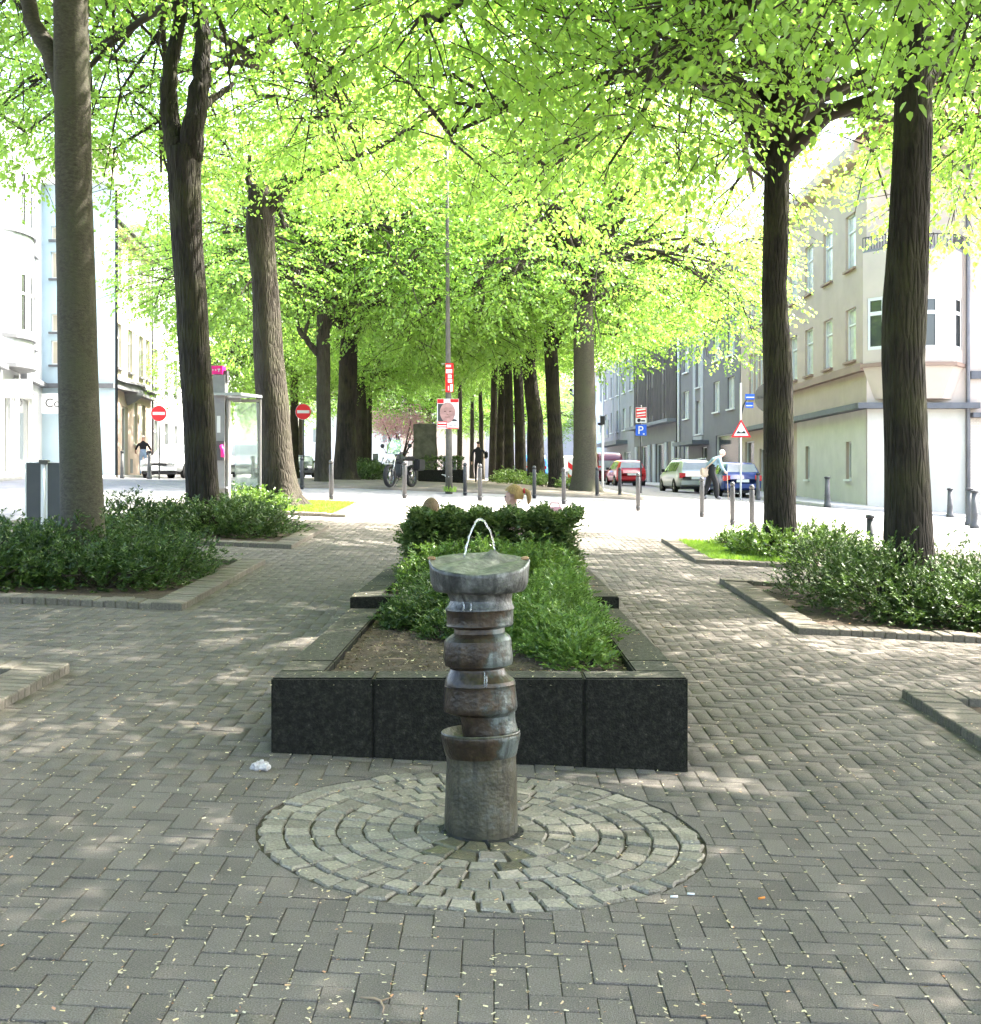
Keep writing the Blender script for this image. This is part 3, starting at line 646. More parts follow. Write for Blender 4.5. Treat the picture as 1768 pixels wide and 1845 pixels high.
# near right row
tree('thickest dark trunk standing in the right shrub bed nearest the camera', 13.5, [(1640, 1100, 96), (1640, 1010, 86), (1632, 800, 76), (1628, 650, 76), (1630, 540, 78), (1637, 400, 70), (1645, 240, 68), (1645, 100, 60), (1650, -100, 52)],
     [[(1650, 180, 34, 0), (1690, 120, 26, .2), (1745, 20, 22, .4), (1800, -120, 16, .6)]], 'bark_rough', 7, .1, 7.2, 1.12, bumps=.04)
tree('slim dark trunk in the grassy right bed beside the crossing', 19.6, [(1404, 1000, 66), (1404, 950, 58), (1403, 830, 54), (1402, 680, 52), (1396, 520, 44), (1399, 400, 45), (1402, 280, 46), (1403, 230, 36)],
     [[(1392, 300, 26, 0), (1372, 280, 20, -.1), (1345, 230, 14, -.2), (1310, 150, 10, -.4)], [(1406, 260, 26, 0), (1412, 180, 22, .1), (1416, 60, 18, .2), (1430, -60, 14, .4)]], 'bark_rough', 3, 4.4, None, 1.12, bumps=.04)
# trees with trunks outside the frame; the one behind right is added for shade
for lab, X, Y, c, r_, zc in (('tree left of the frame, only its hanging leaves in view', -4.4, 6.8, 2, 1.2, 7.6), ('tree right of the frame, its leaves hanging at the right edge', 6.2, 7.6, 1, 3.3, 6.2), ('unseen tree behind the viewer on the right, added to shade the plaza', 5.0, 2.4, 0, 5., 6.8), ('tree behind the viewer on the left', -4.3, .4, 3, 2., 6.6)):
    tree(lab, Y, [(VX, 1400, 200), (VX, 200, 150), (VX, -900, 120)], [], 'bark_mid', c, r_, zc, X=X, group='lime trees beside the viewer')

# far rows: (px base, Y, width, lean px, top py, crown, bark)
FAR = [(1056, 42, 46, -4, 545, 0, 'bark_smooth', 'pale straight trunk at the right end of the far rows'),
       (1004, 48.5, 30, -12, 570, 2, 'bark_rough', 'dark trunk second from the right in the far rows'),
       (967, 55, 33, -6, 580, 1, 'bark_rough', 'dark trunk with a kinked arm third from the right in the far rows'),
       (940, 61.5, 21, -8, 600, 3, 'bark_rough', 'thin dark trunk fourth from the right in the far rows'),
       (919, 68, 19, -4, 620, 0, 'bark_rough', 'thin dark trunk fifth from the right in the far rows'),
       (902, 74, 17, 4, 630, 2, 'bark_rough', 'thin dark trunk sixth from the right in the far rows'),
       (889, 79, 15, 2, 640, 1, 'bark_mid', 'greyish trunk seventh from the right in the far rows'),
       (868, 96, 9, -2, 690, 3, 'bark_rough', 'distant slender trunk behind the walking man'),
       (851, 104, 8, 0, 690, 0, 'bark_mid', 'distant slender trunk just left of the walking man'),
       (829, 88, 10, 0, 680, 2, 'bark_mid', 'distant trunk showing just right of the poster pole'),
       (583, 41, 30, 0, 540, 2, 'bark_mid', 'forked grey trunk at the left end of the far rows'),
       (622, 46, 40, 6, 595, 3, 'bark_rough', 'broad dark trunk second from the left in the far rows'),
       (652, 60, 24, -4, 640, 0, 'bark_mid', 'trunk third from the left in the far rows'),
       (664, 72, 15, 0, 650, 1, 'bark_mid', 'narrow trunk fourth from the left in the far rows')]
for i, (px, Y, w, lean, top, c, bk, lab) in enumerate(FAR):
    x = PX(px, Y); by = VY - (g(x, Y) - CZ) * F / Y
    tr = [(px, by, w * 1.05), (px - 1, by - 12, w), (px + lean * .4, by - 120, w * .86), (px + lean, top + 40, w * .8), (px + lean * 1.2, top, w * .7)]
    br = []
    if px == 583: br = [[(578, 640, 14, 0), (560, 622, 11, -.1), (542, 600, 10, -.1), (534, 575, 8, 0), (538, 545, 6, 0)], [(549, 608, 8, -.1), (552, 590, 7, -.1), (560, 560, 6, 0)], [(592, 590, 9, 0), (598, 575, 7, 0), (603, 540, 5, 0)]]
    if px == 622: br = [[(628, 650, 22, 0), (638, 610, 16, 0), (648, 570, 10, 0), (652, 530, 7, 0)]]
    if px == 967: br = [[(955, 640, 22, 0), (962, 610, 18, 0), (978, 575, 15, 0), (985, 545, 10, 0)]]; tr[3] = (952, 655, 25); tr[4] = (954, 640, 24)
    if px == 1004: br = [[(1000, 625, 14, 0), (1010, 605, 10, 0), (1022, 585, 7, 0)]]
    tree(lab, Y, tr, br, bk, c, i * 1.7, cz=(PZ(top, Y) - g(x, Y)) + .4, cs=(1.3 if px == 1056 else 1.05 + .12 * (i % 3)), group='lime trees of the far rows', bumps=.03)
# crowns further out that close the view behind
for i, (X, Y, lab) in enumerate([(-9.5, 62, 'street tree before the white houses on the far left'), (-13.0, 88, 'distant street tree beside the far left houses'), (-5.5, 112, 'distant tree closing the avenue left of the concrete block'), (2.2, 118, 'distant tree closing the avenue behind the walking man')]):
    pxx = VX + X * F / Y; by = VY - (g(X, Y) - CZ) * F / Y; w = .45 * F / Y
    tree(lab, Y, [(pxx, by, w), (pxx, by - 3.5 * F / Y, w * .8), (pxx, by - 5.2 * F / Y, w * .7)], [], 'bark_mid', i % 4, i * 2.1, cs=1.15, group='distant trees')

# ------------------------------------------------------------------ shrubs, hedges, grass
def shrub(label, blobs, n, m, name='yew_shrub', cat='shrub', spray=.13, leafw=.012, leafl=.03, floor=None, group=None, stems=14, up=.35, nl=13, box=None):
    """blobs in world coords (cx, cy, height, rx, ry): low mounds on the ground (floor: fixed z)"""
    cx0 = blobs[0][0]; cy0 = blobs[0][1]; z0 = floor if floor is not None else g(cx0, cy0)
    t = empty(name, (cx0, cy0, z0)); tag(t, label, cat, group); P = []; D = []; N = []
    for (cx, cy, h, rx, ry) in blobs:
        k = int(n * rx * ry); u = rnd(k); u[:, 2] = np.abs(u[:, 2]) ; rr = .5 + .5 * np.random.rand(k) ** .4
        lump = 1 + .24 * np.sin(u[:, 0] * 8 + cx * 3 + u[:, 2] * 4) * np.cos(u[:, 1] * 7 + cy * 5) + np.random.normal(0, .09, k)
        if box is not None:
            q = np.random.uniform(-1, 1, (k, 3)); ax = np.random.choice(3, k, p=[.2, .5, .3]); q[np.arange(k), ax] = np.sign(q[np.arange(k), ax]) * np.random.uniform(.5, 1.03, k); q[:, 2] = np.where(ax == 2, np.random.uniform(.84, 1.03, k), (q[:, 2] + 1) / 2)
            p = q * [rx, ry, h]; p *= (1 + .05 * np.sin(p[:, 0:1] * 9 + 1) * np.cos(p[:, 1:2] * 11) + .06 * np.sin(p[:, 0:1] * 23 + p[:, 2:3] * 17) + np.random.normal(0, .025, (k, 1))); out = np.zeros((k, 3)); out[np.arange(k), ax] = np.sign(q[np.arange(k), ax])
        else:
            p = u * np.array([rx, ry, h]) * (rr * lump)[:, None]; out = u / np.array([rx, ry, h]); out /= np.linalg.norm(out, axis=1, keepdims=True)
        p[:, 0] += cx; p[:, 1] += cy; p[:, 2] += (floor if floor is not None else G(p[:, 0], p[:, 1]))
        d = out * .8 + np.random.normal(0, .5, (k, 3)); d[:, 2] += up; d /= np.linalg.norm(d, axis=1, keepdims=True)
        ln = spray * (.5 + 1.1 * np.random.rand(k) ** 1.5)
        side = np.cross(d, [0, 0, 1.]) + 1e-4; side /= np.linalg.norm(side, axis=1, keepdims=True)
        for i in range(nl):
            t_ = i / (nl - 1); sg = 1 if i % 2 else -1
            q = p + d * (ln * t_)[:, None]; q[:, 2] -= .25 * (ln * t_) ** 2 / spray
            dd = d * .55 + side * (sg * np.random.uniform(.5, 1., k))[:, None] + np.random.normal(0, .2, (k, 3))
            P.append(q); D.append(dd); N.append(np.array([0, 0, 1.]) + np.random.normal(0, .4, (k, 3)))
    P = np.vstack(P); D = np.vstack(D); N = np.vstack(N); s = np.random.uniform(.75, 1.3, len(P))
    V, Fq = scatter(BLADE, BLADEQ, P, D, N, s * leafw, s * leafl)
    o = link('foliage', npmesh('foliage', V - np.array([cx0, cy0, z0]), Fq, m), t); o['kind'] = 'stuff'
    mb = MB()
    for (cx, cy, h, rx, ry) in blobs:
        for i in range(stems):
            a = random.uniform(0, 6.28); r_ = random.uniform(.05, .35); zb = (floor if floor is not None else g(cx, cy)) - z0 - .02
            b = (cx - cx0 + rx * r_ * math.cos(a), cy - cy0 + ry * r_ * math.sin(a), zb); q = random.uniform(.55, .9)
            e = (cx - cx0 + rx * q * math.cos(a + random.uniform(-.5, .5)), cy - cy0 + ry * q * math.sin(a), zb + h * random.uniform(.4, .85))
            mb.tube([b, ((b[0] + e[0]) / 2 + random.gauss(0, .03), (b[1] + e[1]) / 2, zb + h * .45), e], [.014, .01, .004], 5, cap=False)
    mb.build('stems', 'twig', t, True); return t

shrub('wide dark green yew mass around the smooth left trunk', [(-4.3, 13.2, .52, 1.2, 1.0), (-3.45, 13.4, .4, .5, .95), (-5.3, 13.0, .56, 1.1, 1.0), (-4.0, 14.3, .5, 1.0, .5), (-3.8, 12.5, .34, .7, .45), (-5.6, 14.2, .5, .9, .6), (-5., 12.3, .42, .9, .5)], 1500, 'leaf_yew', spray=.12)
shrub('flatter bright-edged yew hedge around the forked left trunk', [(-4.3, 19.0, .48, 1.1, .8), (-3.5, 19.3, .4, .55, .9), (-5.2, 19.0, .5, 1.0, .8), (-4.2, 20.3, .5, 1.1, .5)], 1200, 'leaf_yew', leafw=.014, leafl=.036)
shrub('small pale shrub at the foot of the stubby left tree', [(-4.9, 25.4, .42, .9, .7), (-4.5, 24.7, .35, .7, .5)], 800, 'leaf_yew_light', leafw=.018, leafl=.045)
shrub('tall loose yew thicket around the thickest right trunk', [(3.95, 13.2, .66, .72, 1.0), (4.9, 12.9, .58, .95, .9), (5.7, 13.2, .6, .9, .9), (5.0, 14.8, .62, 1.2, .6), (3.75, 14.6, .68, .6, .7), (4.4, 12.5, .42, .7, .45), (5.6, 12.4, .45, .7, .45)], 1900, 'leaf_yew', stems=12)
shrub('low leafy shrub at the foot of the slim right tree', [(4.1, 19.2, .42, .6, .8), (4.9, 19.5, .48, .7, .9), (3.9, 20.7, .3, .4, .5)], 1100, 'leaf_yew_light', leafw=.018, leafl=.045)
shrub('left spreading yew in the front planter, bare soil before it', [(-.44, 9.25, .24, .26, .45), (-.24, 9.6, .34, .32, .36), (-.54, 9.75, .28, .2, .24), (-.3, 8.6, .12, .17, .28), (-.62, 9.2, .16, .16, .35)], 5600, 'leaf_yew', floor=.60, leafw=.009, leafl=.024, spray=.11)
shrub('right spreading yew spilling to the front rim of the planter', [(.40, 8.9, .34, .27, .65), (.40, 7.8, .19, .23, .55), (.47, 7.3, .13, .16, .33), (.46, 9.6, .38, .24, .36), (.12, 9.5, .36, .24, .4), (.27, 8.2, .25, .2, .4), (.6, 8.4, .18, .15, .5)], 5200, 'leaf_yew_light', floor=.60, leafw=.009, leafl=.024, spray=.11)
shrub('light green yew filling the raised rear planter', [(-.46, 10.75, .36, .3, .45), (-.05, 10.6, .38, .4, .45), (.36, 10.7, .37, .34, .45)], 5000, 'leaf_yew_light', floor=.70, leafw=.010, leafl=.026, spray=.11)
shrub('clipped box-shaped hedge across the back of the planter', [(-.03, 12.2, .58, .77, .46)], 36000, 'leaf_box', name='clipped_hedge', cat='hedge', floor=.72, leafw=.016, leafl=.026, spray=.06, nl=7, box=True, stems=40)
shrub('low ground shrub under the first far left trunks', [(PX(655, 48), 48, .5, 1.2, 1.5), (PX(690, 53), 53, .6, 1., 1.5), (PX(660, 58), 58, .7, 1., 2)], 260, 'leaf_yew', leafw=.03, leafl=.08, nl=8, spray=.25)
shrub('low ground shrub beneath the far right trunks', [(PX(935, 58), 57, .45, .9, 1.6), (PX(985, 50), 51, .35, .8, 1.5), (PX(915, 66), 66, .5, .8, 2), (PX(1030, 46), 46, .3, .5, .8)], 260, 'leaf_yew_light', leafw=.03, leafl=.08, nl=8, spray=.25)

def grass(name, label, x0, x1, y0, y1, n, h=.09):
    P = np.stack([np.random.uniform(x0, x1, n), np.random.uniform(y0, y1, n)], -1); z = G(P[:, 0], P[:, 1]); P = np.concatenate([P, z[:, None]], 1)
    D = np.random.normal(0, .4, (n, 3)); D[:, 2] = 1; s = np.random.uniform(.5, 1.3, n)
    V, Fq = scatter(BLADE, BLADEQ, P, D, rnd(n), s * .006, s * h); o = link(name, npmesh(name, V, Fq, 'grass')); tag(o, label, 'grass', kind='stuff')
grass('grass', 'sunlit short grass in the left bed by the crossing', -4.3, -2.98, 24.2, 28.1, 16000)
grass('grass', 'sunlit short grass in the right bed by the crossing', 3.02, 4.4, 18.2, 21.4, 16000)
grass('grass', 'weeds round the foot of the poster pole', PX(800, 36.8), PX(822, 36.8), 36.5, 37.0, 250, .14)

def litter():
    n = 15000; y = 3.3 + 14 * np.random.rand(n) ** 1.25; x = np.random.uniform(-1, 1, n) * (.4 * y + .2)
    # drawn towards joints
    k = np.random.rand(n) < .6; x = np.where(k, np.round(x / .1) * .1 + np.random.normal(0, .006, n), x)
    z = G(x, y) + .006
    inpl = (x > PLX0 - .03) & (x < PLX1 + .03) & (y > PLY[0] - .02) & (y < PLY[2]); zt = np.where(y < PLY[1], .652, .742); inrim = inpl & ((x < PLX0 + .2) | (x > PLX1 - .2) | (y < PLY[0] + .2)) & (y > PLY[0] + .005) & (x > PLX0) & (x < PLX1)
    z = np.where(inrim, zt + .003, z); z = np.where(inpl & ~inrim, zt - .035, z)
    bad = np.hypot(x - FX, y - FY) < .17
    for b in BEDS.values():
        e = (x > b[0]) & (x < b[1]) & (y > b[2]) & (y < b[3]); z = np.where(e, G(x, y) + .06, z)
        bad |= e & (np.random.rand(n) < .7)
    P = np.stack([x, y, z], -1)[~bad]; n = len(P); D = np.random.normal(0, 1, (n, 3)); D[:, 2] *= .1; N = np.array([0, 0, 1.]) + np.random.normal(0, .3, (n, 3)); s = .35 + 1.3 * np.random.rand(n) ** 1.6
    V, Fq = scatter(BLADE, BLADEQ, P, D, N, s * .0045, s * .0105); o = link('fallen_blossom_litter', npmesh('fallen_blossom_litter', V, Fq, 'litter')); tag(o, 'pale fallen blossom flecks scattered over the paving', 'litter', kind='stuff')
litter()
def soil_bits():
    mb = []; n = 3500; x = np.random.uniform(PLX0 + .2, PLX1 - .2, n); y = np.random.uniform(PLY[0] + .2, PLY[1], n); P = np.stack([x, y, np.full(n, .612)], -1)
    D = np.random.normal(0, 1, (n, 3)); D[:, 2] *= .3; s = np.random.uniform(.4, 1.6, n); V, Fq = scatter(BLADE, BLADEQ, P, D, rnd(n), s * .006, s * .014)
    MATS['mulch'] = leafmat('mulch', [(.06, .04, .025), (.12, .085, .05), (.2, .15, .09), (.05, .035, .02)], (.1, .07, .04), .05)
    o = link('mulch', npmesh('mulch', V, Fq, 'mulch')); tag(o, 'brown crumbs of mulch on the soil of the front planter', 'mulch', kind='stuff')
soil_bits()
def small_things():
    x, y = PX(470, 6.15), 6.15; mb = MB(); rs = random.Random(3); bm = bmesh.new(); bmesh.ops.create_icosphere(bm, subdivisions=3, radius=1)
    for v in bm.verts: k = 1 + .28 * math.sin(v.co.x * 6 + 1) * math.cos(v.co.y * 5) + rs.gauss(0, .05); v.co = Vector((v.co.x * .042 * k, v.co.y * .028 * k, max(-.35, v.co.z) * .03 * k))
    me = bpy.data.meshes.new('crumpled_paper'); bm.to_mesh(me); bm.free(); me.materials.append(mat('paper', (.6, .56, .55), .9, .6, 30, .6, 60)); o = link('crumpled_paper', me, None, (x, y, g(x, y) + .012)); tag(o, 'small crumpled whitish lump lying left of the cobble circle', 'litter')
    for px, py, col, lab in ((1215, 1618, 'white_paint', 'white cigarette end at the right of the cobble circle, left of the pair'), (1245, 1613, 'white_paint', 'white cigarette end at the right of the cobble circle, right of the pair'), (1373, 1620, 'butt', 'orange cigarette end on the paving in front of the right bed')):
        if col == 'butt': mat('butt', (.7, .25, .05), .8)
        s = (py - 785 - .042 * (px - 890)) / 1.625; y = F / s; x = PX(px, y); o = MB().tube([(-.013, 0, 0), (.013, .003, 0)], .004, 8).build('cigarette_end', col, None, True, (x, y, g(x, y) + .005), random.uniform(-.4, .4)); tag(o, lab, 'litter', 'cigarette ends')
    y = 3.68; x = PX(685, y); o = MB().tube([(-.06, .05, 0), (-.02, .035, .004), (.0, .02, .002), (.012, -.02, 0), (.012, -.06, 0)], [.003, .004, .004, .003, .002], 6).tube([(0, .02, .002), (.03, .045, .004)], [.003, .001], 5).build('twig', 'twig_dry', None, True, (x, y, g(x, y) + .005)) if 'twig_dry' in M else None
    if o is None:
        mat('twig_dry', (.28, .2, .14), .9); o = MB().tube([(-.06, .05, 0), (-.02, .035, .004), (.0, .02, .002), (.012, -.02, 0), (.012, -.06, 0)], [.003, .004, .004, .003, .002], 6).tube([(0, .02, .002), (.03, .045, .004)], [.003, .001], 5).build('twig', 'twig_dry', None, True, (x, y, g(x, y) + .005))
    tag(o, 'short forked dry twig on the paving at the bottom of the picture', 'twig')
    for px, py, lab in ((520, 1170 + 0, 'pale dry stick lying on the planter soil'),):
        x, y = PX(712, 7.4), 7.4; o = MB().tube([(-.06, 0, 0), (0, .004, .003), (.06, .02, 0)], [.005, .005, .003], 6).build('stick', 'twig_dry', None, True, (x, y, .618)); tag(o, lab, 'stick')
small_things()

# ------------------------------------------------------------------ bollards
def make_bollard():
    b = empty('bollard', (0, 0, 0))
    MB().lathe([(.052, -.05), (.052, .8), (.05, .805)], 16).build('post', 'steel', b, True)
    MB().lathe([(.036, .8), (.036, .83), (.05, .832), (.052, .86), (.046, .885), (.03, .905), (.004, .912)], 16).build('cap', 'steel', b, True)
    MB().lathe([(.058, .05), (.058, .1), (.053, .102)], 16).tube([(.05, 0, .09), (.085, 0, .09)], .013, 8).build('locking_collar', 'iron', b, True)
    return b
BOL = [(597, 29.8, 'left end of the row, in front of the forked far trunk'), (729, 31.8, 'in front of the motorcycle'), (865, 32.4, 'below the walking man'), (838, 36.2, 'just right of the poster pole'), (404 + 140, 36.5, 'under the red disc sign before the far trunks'),
       (963, 36.4, 'in front of the third far trunk from the right'), (1016, 32.5, 'left of the pale straight far trunk'), (1076, 38.5, 'right of the pale straight far trunk'), (1117, 40, 'in front of the red car'), (1150, 31, 'below the blue parking sign'),
       (1265, 29.8, 'left of the old man with the cane'), (1320, 27.2, 'left of the triangular warning sign post'), (1355, 25.8, 'close left of the slim right tree')]
b0 = make_bollard()
for i, (px, Y, lab) in enumerate(BOL):
    o = b0 if i == 0 else copy_tree(b0); x = PX(px, Y); o.location = (x, Y, g(x, Y) - (.07 if Y > 33 else 0)); tag(o, 'round-capped steel bollard ' + lab, 'bollard', 'steel bollards along the crossing')
def iron_bollard(px, Y, h, r, lab, m='iron'):
    x = PX(px, Y); b = empty('iron_bollard', (x, Y, g(x, Y) - .03)); tag(b, lab, 'bollard', 'tapered iron bollards')
    MB().lathe([(r * 1.25, -.05), (r * 1.25, .06), (r, .1), (r * .92, h * .35), (r * .96, h * .36), (r * .9, h * .4), (r * .72, h - .07)], 14).build('post', m, b, True)
    MB().lathe([(r * .72, h - .07), (r * 1.0, h - .06), (r * 1.02, h - .01), (r * .8, h), (.005, h + .002)], 14).build('cap', 'iron', b, True)
iron_bollard(1568, 21.8, .66, .075, 'stout black iron bollard left of the thickest right trunk')
iron_bollard(1491, 44, 1.0, .1, 'grey tapered bollard before the small windows of the white corner wall', 'sign_back')
iron_bollard(1712, 44, .95, .1, 'grey tapered bollard before the white corner wall near the drainpipe', 'sign_back')
iron_bollard(1366, 50, 1.0, .08, 'grey tapered bollard left of the slim right tree, before the shop', 'sign_back')
iron_bollard(1747, 36.5, 1.02, .1, 'left one of the two grey bollards at the right edge', 'sign_back')
iron_bollard(1756, 35, .98, .1, 'right one of the two grey bollards at the right edge', 'sign_back')
iron_bollard(220, 49, 1.0, .07, 'dark slim bollard before the pink ground floor on the left', 'sign_back')
iron_bollard(269, 48, 1.0, .08, 'grey bollard in front of the white car on the left', 'sign_back')
iron_bollard(456, 60, 1.0, .1, 'pale bollard in front of the white van on the left', 'sign_back')

# ------------------------------------------------------------------ signs
def disc(r, n=32): return [(r * math.cos(2 * math.pi * i / n), r * math.sin(2 * math.pi * i / n)) for i in range(n)]
def shift(poly, x, z): return [(a + x, b + z) for a, b in poly]
def post(name, label, px, Y, h, r, m, cat='sign', zoff=-.05):
    x = PX(px, Y); e = empty(name, (x, Y, g(x, Y) + zoff)); tag(e, label, cat); MB().tube([(0, 0, -.05), (0, 0, h)], r, 12).build('post', m, e, True); return e
def no_entry(px, py, Y, label):
    h = PZ(py, Y) - (g(PX(px, Y), Y) - .05); e = post('no_entry_sign', label, px, Y, h + .25, .03, 'steel'); e['group'] = 'no entry signs'
    d = MB().prismxz(shift(disc(.3), 0, h), -.06, -.045).build('disc', 'sign_white', e); MB().prismxz(shift(disc(.29), 0, h), -.065, -.0605).build('red_face', 'sign_red', d); MB().box((-.23, -.07, h - .055), (.23, -.0655, h + .055)).build('white_bar', 'sign_white', d)
no_entry(287, 745, 49, 'round red no-entry sign before the pink house on the left')
no_entry(547, 742, 49, 'round red no-entry sign between the stubby tree and the far trunks')

def warning():
    Y = 47.; px = 1335; x = PX(px, Y); zb = g(x, Y) - .05; e = post('warning_sign', 'triangular red-edged bumpy road warning sign on a pale post', px, Y, PZ(690, Y) - zb, .035, 'white_paint')
    zt, zl = PZ(755, Y) - zb, PZ(788, Y) - zb; w = .36; cz = (zt + 2 * zl) / 3
    tri = [(-w, zl), (w, zl), (0, zt)]; t = MB().prismxz(tri, -.07, -.055).build('plate', 'sign_red', e)
    MB().prismxz([(a * .74, cz + (b - cz) * .74) for a, b in tri], -.076, -.0705).build('white_field', 'sign_white', t)
    zz = zl + .14; MB().prismxz([(-.17, zz), (.17, zz), (.15, zz + .04), (.1, zz + .09), (.05, zz + .05), (0, zz + .035), (-.05, zz + .05), (-.1, zz + .09), (-.15, zz + .04)], -.081, -.0765).build('bump_symbol', 'black', t)
    for k, (xx, zz, sx) in enumerate(((.33, 1.05, .18), (.3, .75, .14))):
        pl = MB().box((xx - sx, -.06, zt + zz - .35), (xx + sx, -.045, zt + zz - .35 + .2)).build('street_name_plate', 'sign_blue', e); pl['label'] = 'blue and white street name plate'
        MB().box((xx - sx * .8, -.064, zt + zz - .29), (xx + sx * .8, -.0605, zt + zz - .25)).build('white_line', 'sign_white', pl)
    MB().tube([(0, 0, zt + .1), (.1, 0, zt + .5), (.3, 0, zt + .85)], .03, 8).build('bracket', 'steel', e, True)
warning()
def parking():
    Y = 50.; px = 1155; x = PX(px, Y); zb = g(x, Y) - .05; e = post('parking_sign', 'blue parking sign below a red and white poster on one post', px, Y, PZ(730, Y) - zb, .03, 'steel')
    def Z(p): return PZ(p, Y) - zb
    k = F / Y; a = MB().box((-.21, -.07, Z(785)), (.21, -.055, Z(765))).build('blue_plate', 'sign_blue', e)
    cu = bpy.data.curves.new('P', 'FONT'); cu.body = 'P'; cu.size = .44; cu.extrude = .002; cu.align_x = 'CENTER'; tmp = bpy.data.objects.new('t', cu); COL.objects.link(tmp); dg = bpy.context.evaluated_depsgraph_get(); me = bpy.data.meshes.new_from_object(tmp.evaluated_get(dg)); bpy.data.objects.remove(tmp)
    me.transform(Matrix.Translation((-.02, -.074, Z(782))) @ Matrix.Rotation(R(90), 4, 'X')); me.materials.clear(); me.materials.append(M['sign_white']); link('letter', me, a)
    MB().prismxz(shift(disc(.035, 12), .1, Z(782)), -.078, -.0735).build('wheel_mark', 'sign_white', a)
    b = MB().box((-.21, -.07, Z(762)), (.21, -.055, Z(734))).build('poster', 'sign_white', e); MB().box((-.2, -.075, Z(753)), (.2, -.0705, Z(735))).build('red_field', 'sign_red', b)
    for q, (z1, z2, t) in enumerate(((740.5, 737.5, .02), (746.5, 743.5, .02), (751, 749, .0))): MB().add([(-.17, -.079, Z(z1)), (.17, -.079, Z(z1) + .04), (.17, -.079, Z(z2) + .04), (-.17, -.079, Z(z2))], [(0, 1, 2, 3)]).build('lettering', 'sign_white', b)
    MB().prismxz(shift(disc(.07, 14), -.08, Z(757.5)), -.076, -.0705).build('vehicle_mark', 'black', b); MB().box((0, -.076, Z(759.5)), (.15, -.0705, Z(757))).build('vehicle_mark', 'black', b)
parking()
def poster_pole():
    Y = 36.8; px = 809; x = PX(px, Y); zb = g(x, Y) - .03; s = F / Y; e = empty('lamp_post', (x, Y, zb)); tag(e, 'tall grey lamp post carrying a red party poster and a portrait poster', 'lamp post')
    def Z(p): return PZ(p, Y) - zb
    MB().tube([(0, 0, -.05), (0, 0, Z(800)), (-.02, 0, Z(660)), (-.04, 0, Z(450)), (-.06, 0, 10.5)], [.105, .09, .075, .05, .04], 14).build('pole', 'pole_grey', e, True)
    MB().tube([(-.06, 0, 10.4), (.3, 0, 10.8), (1.1, 0, 10.9)], .03, 8).build('lamp_arm', 'pole_grey', e, True); MB().lathe([(.02, -.3), (.1, -.2), (.12, .1), (.05, .3)], 12, axis='x', c=(1.3, 0, 10.88)).build('lamp_head', 'pole_grey', e, True)
    X = lambda p: PX(p, Y) - x
    b = MB().box((X(788), -.125, Z(773)), (X(827), -.11, Z(719))).build('portrait_poster', 'sign_white', e)
    mat('skin_print', (.34, .2, .19), .5, .35, 9); mat('print_grey', (.04, .04, .045), .5); mat('print_pale', (.6, .6, .66), .5)
    yy = -.1255
    def flat(a, z0, c, z1, m, d=0, nm='print'): MB().box((X(a), yy - .004 - d, Z(z1)), (X(c), yy - d, Z(z0))).build(nm, m, b)
    flat(788.5, 719.5, 800, 727, 'sign_red'); flat(812, 719.5, 826.5, 725.5, 'sign_red'); flat(789.5, 728, 800, 759, 'print_grey'); flat(815, 727, 826, 759, 'print_pale')
    MB().prismxz([(X(807) + .22 * math.cos(t) * (1 - .12 * (math.sin(t) < 0) * -math.sin(t)), Z(744) + .29 * math.sin(t)) for t in [2 * math.pi * i / 28 for i in range(28)]], yy - .010, yy - .0045).build('portrait', 'skin_print', b)
    MB().prismxz([(X(791), Z(759.5)), (X(825), Z(759.5)), (X(822), Z(756)), (X(813), Z(753.5)), (X(800), Z(753.5)), (X(794), Z(756))], yy - .0043, yy - .001).build('portrait_jacket', 'print_grey', b)
    mat('feature', (.07, .025, .03), .5)
    for (a, z0, c, z1) in ((800.5, 740.8, 804, 742.2), (809.5, 740.8, 813.5, 742.2), (805.5, 747.3, 808.5, 748.2), (802.5, 751.2, 811, 752.3)): MB().box((X(a), yy - .0145, Z(z1)), (X(c), yy - .0105, Z(z0))).build('portrait_feature', 'feature', b)
    flat(789, 760, 806, 772.6, 'sign_red', .011)
    for z0 in (761.5, 766.5, 770.5): flat(789.8, z0, 805, z0 + 2.2, 'sign_white', .0155, 'lettering')
    flat(808, 764, 826, 770, 'sign_white', .011); flat(810, 766.2, 815, 767.2, 'print_grey', .0155, 'lettering'); flat(817, 766, 823, 767, 'print_grey', .0155, 'lettering'); flat(806.5, 771.3, 826.5, 772.7, 'sign_red', .0155)
    b = MB().box((X(803), -.125, Z(707)), (X(817.5), -.11, Z(655))).build('party_poster', 'sign_red', e)
    for (a, z0, c, z1, m) in ((804, 658, 813, 662, 'sign_white'), (804, 666, 815, 673, 'sign_white'), (807.5, 675.5, 814, 682, 'sign_white'), (807.5, 683.5, 815, 690, 'sign_white'), (811.5, 692.5, 816, 706, 'sign_white'), (807.5, 696, 809.5, 704, 'sign_white'), (813, 697, 814, 702, 'print_grey')): flat(a, z0, c, z1, m, .0, 'lettering')
    MB().tube([(-.11, -.02, Z(858)), (0, -.1, Z(859)), (.1, -.02, Z(858.5)), (-.2, -.05, Z(855))], .008, 6).build('cable_tie', 'white_paint', e)
    for z in (656, 703, 721): MB().tube([(-.2, -.06, Z(z)), (0, -.09, Z(z) + .01), (.1, -.05, Z(z))], .006, 6).build('cable_tie', 'white_paint', e)
poster_pole()
